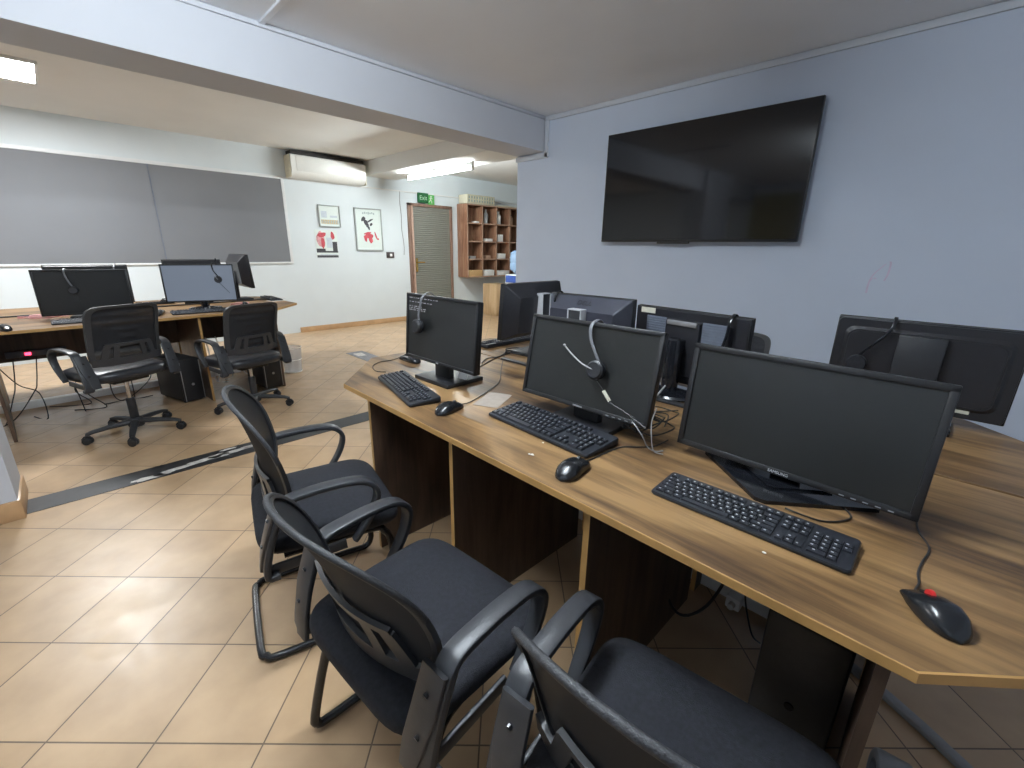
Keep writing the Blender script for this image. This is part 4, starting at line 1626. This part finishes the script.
def bottle(label, r, c_, dy, rad, h, m, mcap, dx=.2):
    x, y, z = cell(r, c_)
    e = thing('bottle', label, 'bottle', (x + dx, y + dy, z))
    obj('bottle_body', MB().lathe([(rad * .9, 0), (rad, .006), (rad, h * .68), (rad * .45, h * .82), (rad * .4, h * .88)], 16), m, e)
    obj('cap', MB().lathe([(rad * .46, h * .87), (rad * .46, h), (.002, h)], 12), mcap, e)


boxitem('small_box', 'flat white box on the left cubby of the top row', 'box', 0, 0, .28, (.10, .11, .03), M['white'])
boxitem('small_box', 'flat white box in the second row, second cubby', 'box', 1, 1, .20, (.14, .20, .05), M['white'])
boxitem('small_box', 'upright white box in the second row, third cubby', 'box', 1, 2, .15, (.12, .14, .14), M['white'])
boxitem('small_box', 'white lidded box in the third row, third cubby', 'box', 2, 2, .17, (.16, .22, .10), M['white'])
boxitem('small_box', 'small pale box in the third row, left cubby', 'box', 2, 0, .17, (.10, .14, .05), M['cable_grey'])
boxitem('small_box', 'small dark box in the third row, second cubby', 'box', 2, 1, .20, (.1, .12, .06), M['shelfedge'])
boxitem('small_box', 'small white box in the third row, right cubby', 'box', 2, 3, .12, (.1, .06, .12), M['white'])
boxitem('cardboard_box', 'cardboard box filling the bottom left cubby', 'box', 3, 0, .20, (.20, .33, .115), M['cardboard'])
boxitem('small_box', 'crumpled white package in the bottom row, second cubby', 'package', 3, 1, .20, (.18, .26, .11), M['white'])
boxitem('small_box', 'long white box in the bottom row, third cubby', 'box', 3, 2, .21, (.20, .33, .09), M['white'])
bottle('grey bottle in the top row, second cubby', 0, 1, .17, .045, .26, M['cable_grey'], M['cable_grey'])
bottle('white bottle in the top row, third cubby', 0, 2, .13, .055, .25, M['white'], M['white'])
bottle('dark capped bottle in the top row, right cubby', 0, 3, .12, .04, .21, M['shelfedge'], M['ink'])

# slotted cream crate on the shelf
cr = thing('slotted_crate', 'cream slotted plastic crate on top of the cubby shelf', 'crate', (XF + .16, 6.10, .765 + SH_ + .011))
k = MB()
CW, CD_, CH = .70, .26, .165
k.box((0, 0, .006), (CD_, CW, .012), b=.003)
for sx in (-1, 1):
    k.box((sx * (CD_ / 2 - .006), 0, .02), (.012, CW, .03), b=.002)
    k.box((sx * (CD_ / 2 - .006), 0, CH - .012), (.012, CW, .024), b=.002)
    k.box((sx * (CD_ / 2 - .006), 0, CH * .52), (.012, CW, .018), b=.002)
    for i in range(11):
        k.box((sx * (CD_ / 2 - .006), -CW / 2 + .02 + i * (CW - .04) / 10, CH / 2), (.012, .026, CH - .01), b=.002)
for sy in (-1, 1):
    k.box((0, sy * (CW / 2 - .006), CH / 2), (CD_, .012, CH), b=.003)
obj('crate_body', k, M['cream'], cr)
k = MB()
k.box((0, 0, CH / 2), (CD_ - .05, CW - .04, CH - .03))
obj('crate_contents', k, M['ink_grey'], cr)
k = MB()
k.tube(smooth([(-6.98, 6.55, 2.135), (-6.95, 6.8, 2.142), (-6.96, 7.1, 2.135), (-6.98, 7.35, 2.135)], 4), .014, 6)
tag(obj('rolled_tube', k, M['cream'], None), 'cream rolled tube lying on the cubby shelf top by the crate', 'tube')

# pine cabinet and water cooler past the wall end
cb = thing('pine_cabinet', 'pale wooden cabinet under the cubby shelf', 'cabinet', (-6.70, 6.30, 0))
k = MB()
k.box((0, 0, .335), (.40, .36, .59), b=.004)
obj('carcass', k, M['pine'], cb)
k = MB()
k.box((0.205, 0, .335), (.014, .34, .57), b=.003)
dr = obj('cabinet_door', k, M['pine'], cb)
k = MB()
k.box((.218, .13, .40), (.014, .014, .09), b=.003)
obj('handle', k, M['silver'], dr)
k = MB()
k.box((0, 0, .02), (.36, .33, .04))
obj('plinth', k, M['pine'], cb)

wc = thing('water_cooler', 'water cooler with pale blue bottle past the wall end', 'water cooler', (-5.62, 5.80, 0))
k = MB()
k.box((0, 0, .44), (.30, .30, .88), b=.015)
obj('cooler_body', k, M['white'], wc)
k = MB()
k.box((.151, -.02, .78), (.008, .24, .14), b=.003)
obj('tap_panel', k, M['blue'], wc)
k = MB()
k.box((0, -.153, .80), (.26, .006, .12), b=.003)
obj('side_panel', k, M['blue'], wc)
for yy in (-.06, .03):
    k = MB()
    k.box((.17, yy, .78), (.03, .02, .03), b=.004)
    obj('tap', k, M['white'], wc)
k = MB()
k.lathe([(.03, .86), (.05, .90), (.12, .95), (.13, .98), (.13, 1.06), (.123, 1.08), (.13, 1.10), (.13, 1.18), (.123, 1.20), (.12, 1.25), (.06, 1.285), (.01, 1.29)], 24)
obj('water_bottle', k, M['water'], wc)

# ================================================================== CABLES AND SMALL THINGS
def cable(label, pts, r=.0022, m='cable', name='cable', k_=6):
    kk = MB()
    kk.tube(smooth(pts, k_), r, 6)
    return tag(obj(name, kk, M[m], None, 60), label, 'cable')


cable('black cable loop on the desk behind the flat keyboard', [P(790, 500, zc), P(815, 503, zc), P(838, 505, zc), P(851, 516, zc), P(842, 521, zc), P(822, 521, zc), P(800, 514, zc), P(785, 508, zc)], .002)
cable('black cable trailing from the tangle toward the text screen', [P(507, 352, zc), P(500, 356, zc), P(488, 362, zc), P(478, 368, zc)], .0025)
cable('short black cable curled behind the text screen', [P(482, 363, zc), P(487, 358.5, zc), P(497, 357, zc), P(510, 353, zc)], .003)
# loose tangle between the two big front screens
rng = random.Random(11)
for i, lab in enumerate(('black cable coiled between the two large front screens', 'thin cable loop at the right of the cable tangle', 'black cable crossing the tangle by the vented screen', 'cable end hanging beside the middle front screen')):
    c0 = P((648, 660, 652, 640)[i], (425, 420, 432, 428)[i], zc)
    pts = []
    for j in range(9):
        a = j * 1.1 + i
        rr_ = .045 + .025 * rng.random()
        pts.append(c0 + Vector((rr_ * math.cos(a), rr_ * 1.2 * math.sin(a), .004 + .018 * abs(math.sin(a * 1.7)) + .012 * rng.random())))
    cable(lab, pts, .0024)
c0 = P(515, 352, zc)
for i, lab in enumerate(('dark cable bundle under the sideways screen', 'cable coil beside the sideways screen base')):
    pts = []
    for j in range(8):
        a = j * 1.2 + i * 2
        pts.append(c0 + Vector((.06 * math.cos(a) + .03 * i, .05 * math.sin(a) - .03 * i, .004 + .012 * abs(math.sin(a)))))
    cable(lab, pts, .003)
# grey power lead tied at the corner of the middle screen
a = Vector(M2.location) + Vector((.225, -.012, .085))
cable('grey lead looped at the lower right of the middle screen', [a + Vector((-.02, 0, .0)), a + Vector((.0, -.012, -.005)), a + Vector((.022, -.01, -.03)), a + Vector((.03, .01, -.065)), a + Vector((.045, .03, -.08)), a + Vector((.06, .05, -.08))], .0018, 'cable_grey')
cable('pale lead standing up at the right edge of the middle screen', [a + Vector((.035, .03, .05)), a + Vector((.03, .02, .01)), a + Vector((.036, .015, -.03)), a + Vector((.045, .02, -.075)), a + Vector((.07, .03, -.081))], .0018, 'cable_grey')
cable('black video cable from the vented screen neck to the slot', [LP(M6, .02, .17, .05), LP(M6, .03, .22, .02), LP(M6, .05, .26, .004), LP(M6, .08, .29, .004)], .004)
cable('grey video cable from the vented screen neck to the slot', [LP(M6, -.02, .17, .05), LP(M6, -.02, .22, .02), LP(M6, -.01, .27, .004), LP(M6, .0, .30, .004)], .004, 'cable_grey')
# under the near desk
cable('black cable loop hanging under the near desk front', [Vector((-.60, 1.50, .42)), Vector((-.58, 1.45, .25)), Vector((-.52, 1.35, .13)), Vector((-.44, 1.30, .10)), Vector((-.37, 1.34, .16)), Vector((-.34, 1.44, .28)), Vector((-.33, 1.50, .42))], .005)
cable('second black cable draped under the near desk', [Vector((-.72, 1.53, .42)), Vector((-.66, 1.50, .24)), Vector((-.56, 1.49, .18)), Vector((-.46, 1.50, .26)), Vector((-.42, 1.53, .40))], .004)
cable('thin black cable dangling near the near desk tower', [Vector((-.31, 1.53, .42)), Vector((-.30, 1.47, .22)), Vector((-.25, 1.45, .06)), Vector((-.22, 1.48, .006))], .003)
k = MB()
k.strap([(.0, 1.60, .012), (.12, 1.545, .012), (.20, 1.50, .012), (.285, 1.445, .012), (.36, 1.39, .012), (.50, 1.27, .012)], .035, .02, xdir=(.55, .83, 0))
tag(obj('floor_cable_cover', k, M['cable_grey'], None, 40), 'grey rubber cable cover on the floor right of the near desk', 'cable cover')
k = MB()
k.box((-.335, 1.535, .075), (.05, .045, .05), b=.006)
q = tag(obj('plug_adapter', k, M['white'], None), 'white plug adapter on the duct under the near desk', 'plug')
k = MB()
k.tube([(-.335, 1.512, .075), (-.335, 1.49, .075)], .012, 8)
obj('plug', k, M['cable_white'], q)
# under the far desk
for i in range(9):
    rng = random.Random(40 + i)
    x0 = .42 + i * .11 + rng.uniform(-.03, .03)
    p0 = LP(dk2, x0, .77, .43)
    p3 = LP(dk2, x0 + rng.uniform(-.25, .25), .60 + rng.uniform(-.15, .1), .008)
    mid = (p0 + p3) / 2 + Vector((rng.uniform(.0, .10), rng.uniform(-.10, .10), rng.uniform(-.10, .0)))
    end = p3 + Vector((rng.uniform(-.15, .15), rng.uniform(-.25, .25), 0))
    o = cable('dark cable hanging from the panel under the far desk', [p0, (p0 + mid) / 2 + Vector((.02, 0, -.05)), mid, p3, end], .004)
    o['group'] = 'cables hanging under the far desk'
for i in range(5):
    rng = random.Random(80 + i)
    x0 = 1.72 + i * .085
    p0 = LP(dk2, x0, .77, .43)
    p3 = LP(dk2, x0 + rng.uniform(-.1, .1), .66 + rng.uniform(-.1, .1), .008)
    mid = (p0 + p3) / 2 + Vector((rng.uniform(.0, .12), rng.uniform(-.05, .05), -.03))
    o = cable('pale cable hanging behind the right swivel chair', [p0, mid, p3, p3 + Vector((.1, rng.uniform(-.1, .1), 0))], .005, 'cable_white')
    o['group'] = 'pale cables hanging under the far desk'
k = MB()
k.box((0, 0, .045), (.09, .05, .09), b=.006)
q = obj('wall_box', k, M['cream'], None)
q.location = LP(dk2, 1.40, .785, .33)
q.rotation_euler = dk2.rotation_euler
tag(q, 'cream cable box hanging under the far desk beside the computer', 'cable box')
# small things on the far desk
q = thing('cable_pile', 'pinkish coil of wire by the left screen of the far desk', 'wire', P(45, 318.5, .752), 0)
k = MB()
pts = []
for j in range(26):
    a_ = j * .9
    pts.append((.05 * math.cos(a_) * (1 + .4 * math.sin(j)), .11 * math.sin(a_) * (1 + .3 * math.cos(j * 1.3)), .004 + .024 * abs(math.sin(j * .7))))
k.tube(smooth(pts, 3), .0035, 6)
obj('wire_coil', k, M['pink'], q)
q = thing('cable_pile', 'small red and dark wire coil by the pale glaring screen', 'wire', P(241, 305.5, .752), 0)
k = MB()
pts = [(p[0] * .7, p[1] * .6, p[2]) for p in pts]
k.tube(smooth(pts, 3), .003, 6)
obj('wire_coil', k, M['pink'], q)
q = thing('paper_sheet', 'white paper on the right corner of the far desk', 'paper', P(277, 300.5, .7505), R(20))
k = MB()
k.grid(lambda u, v: ((u - .5) * .12, (v - .5) * .17, .001 + .004 * math.sin(u * 3) * v), 6, 6, thick=.0006)
obj('sheet', k, M['white'], q)
q = thing('paper_sheet', 'grey paper sheet on the near desk beside the text screen', 'paper', P(493, 400, .7505), R(25))
k = MB()
k.grid(lambda u, v: ((u - .5) * .10, (v - .5) * .16, .0008 + .002 * math.sin(u * 3) * v), 6, 6, thick=.0005)
obj('sheet', k, M['dull_paper'], q)
q = thing('paper_sheet', 'folded white note against the base of the text screen', 'paper', P(462, 379, .769), R(10))
k = MB()
k.grid(lambda u, v: ((u - .5) * .05, v * .02, v * .045), 4, 4, thick=.0006)
obj('sheet', k, M['white'], q)
for i, (px, py, lab) in enumerate(((543, 443, 'white crumb on the desk before the middle keyboard'), (531, 455, 'pale smear of crumbs near the desk front edge'), (764, 553, 'white crumb before the flat keyboard'), (935, 681, 'dark chip in the front desk edge by the corner'))):
    k = MB()
    p = P(px, py, .7505)
    for j in range(4 if i == 1 else 1):
        k.sphere((rng.uniform(-.012, .012) * (i == 1), rng.uniform(-.01, .01) * (i == 1), .0012), .0035, 8, 5, sc=(1.2, .8, .4))
    if i == 3:
        continue
    o = obj('crumb', k, M['white'], None)
    o.location = p
    tag(o, lab, 'crumb')

k = MB()
for pts in (((866, 293), (869, 282), (874, 274), (881, 268), (886, 264)), ((884, 281), (888, 274), (891, 263), (888, 262)), ((869, 282), (873, 278), (876, 279))):
    k.strap(smooth([PY(a_, b_2, YB - .0008) for a_, b_2 in pts], 4), .010, .0008, xdir=(1, 0, .35))
tag(obj('pink_scribble', k, M['scribble'], None), 'faint pink scribble on the lavender wall right of the television', 'scribble')

# vertical blinds on the wall behind the camera (seen in the television)
vb = thing('vertical_blinds', 'beige vertical blinds reflected in the wall television', 'blinds', (-2.66, -2.56, .95))
k = MB()
k.box((0, 0, 1.42), (.80, .05, .04), b=.004)
obj('head_rail', k, M['white'], vb)
k = MB()
for i in range(9):
    k.box((-.36 + i * .09, 0, .70), (.080, .003, 1.36))
obj('slats', k, M['blind'], vb)

# ================================================================== WORLD / VIEW
wd = bpy.data.worlds.new('world')
bpy.context.scene.world = wd
wd.use_nodes = True
wd.node_tree.nodes['Background'].inputs[0].default_value = (0.02, 0.022, 0.025, 1)
sc = bpy.context.scene
sc.view_settings.view_transform = 'Standard'
sc.view_settings.look = 'None'
sc.view_settings.exposure = 0.12
sc.view_settings.gamma = 1.0
sc.view_settings.use_curve_mapping = False
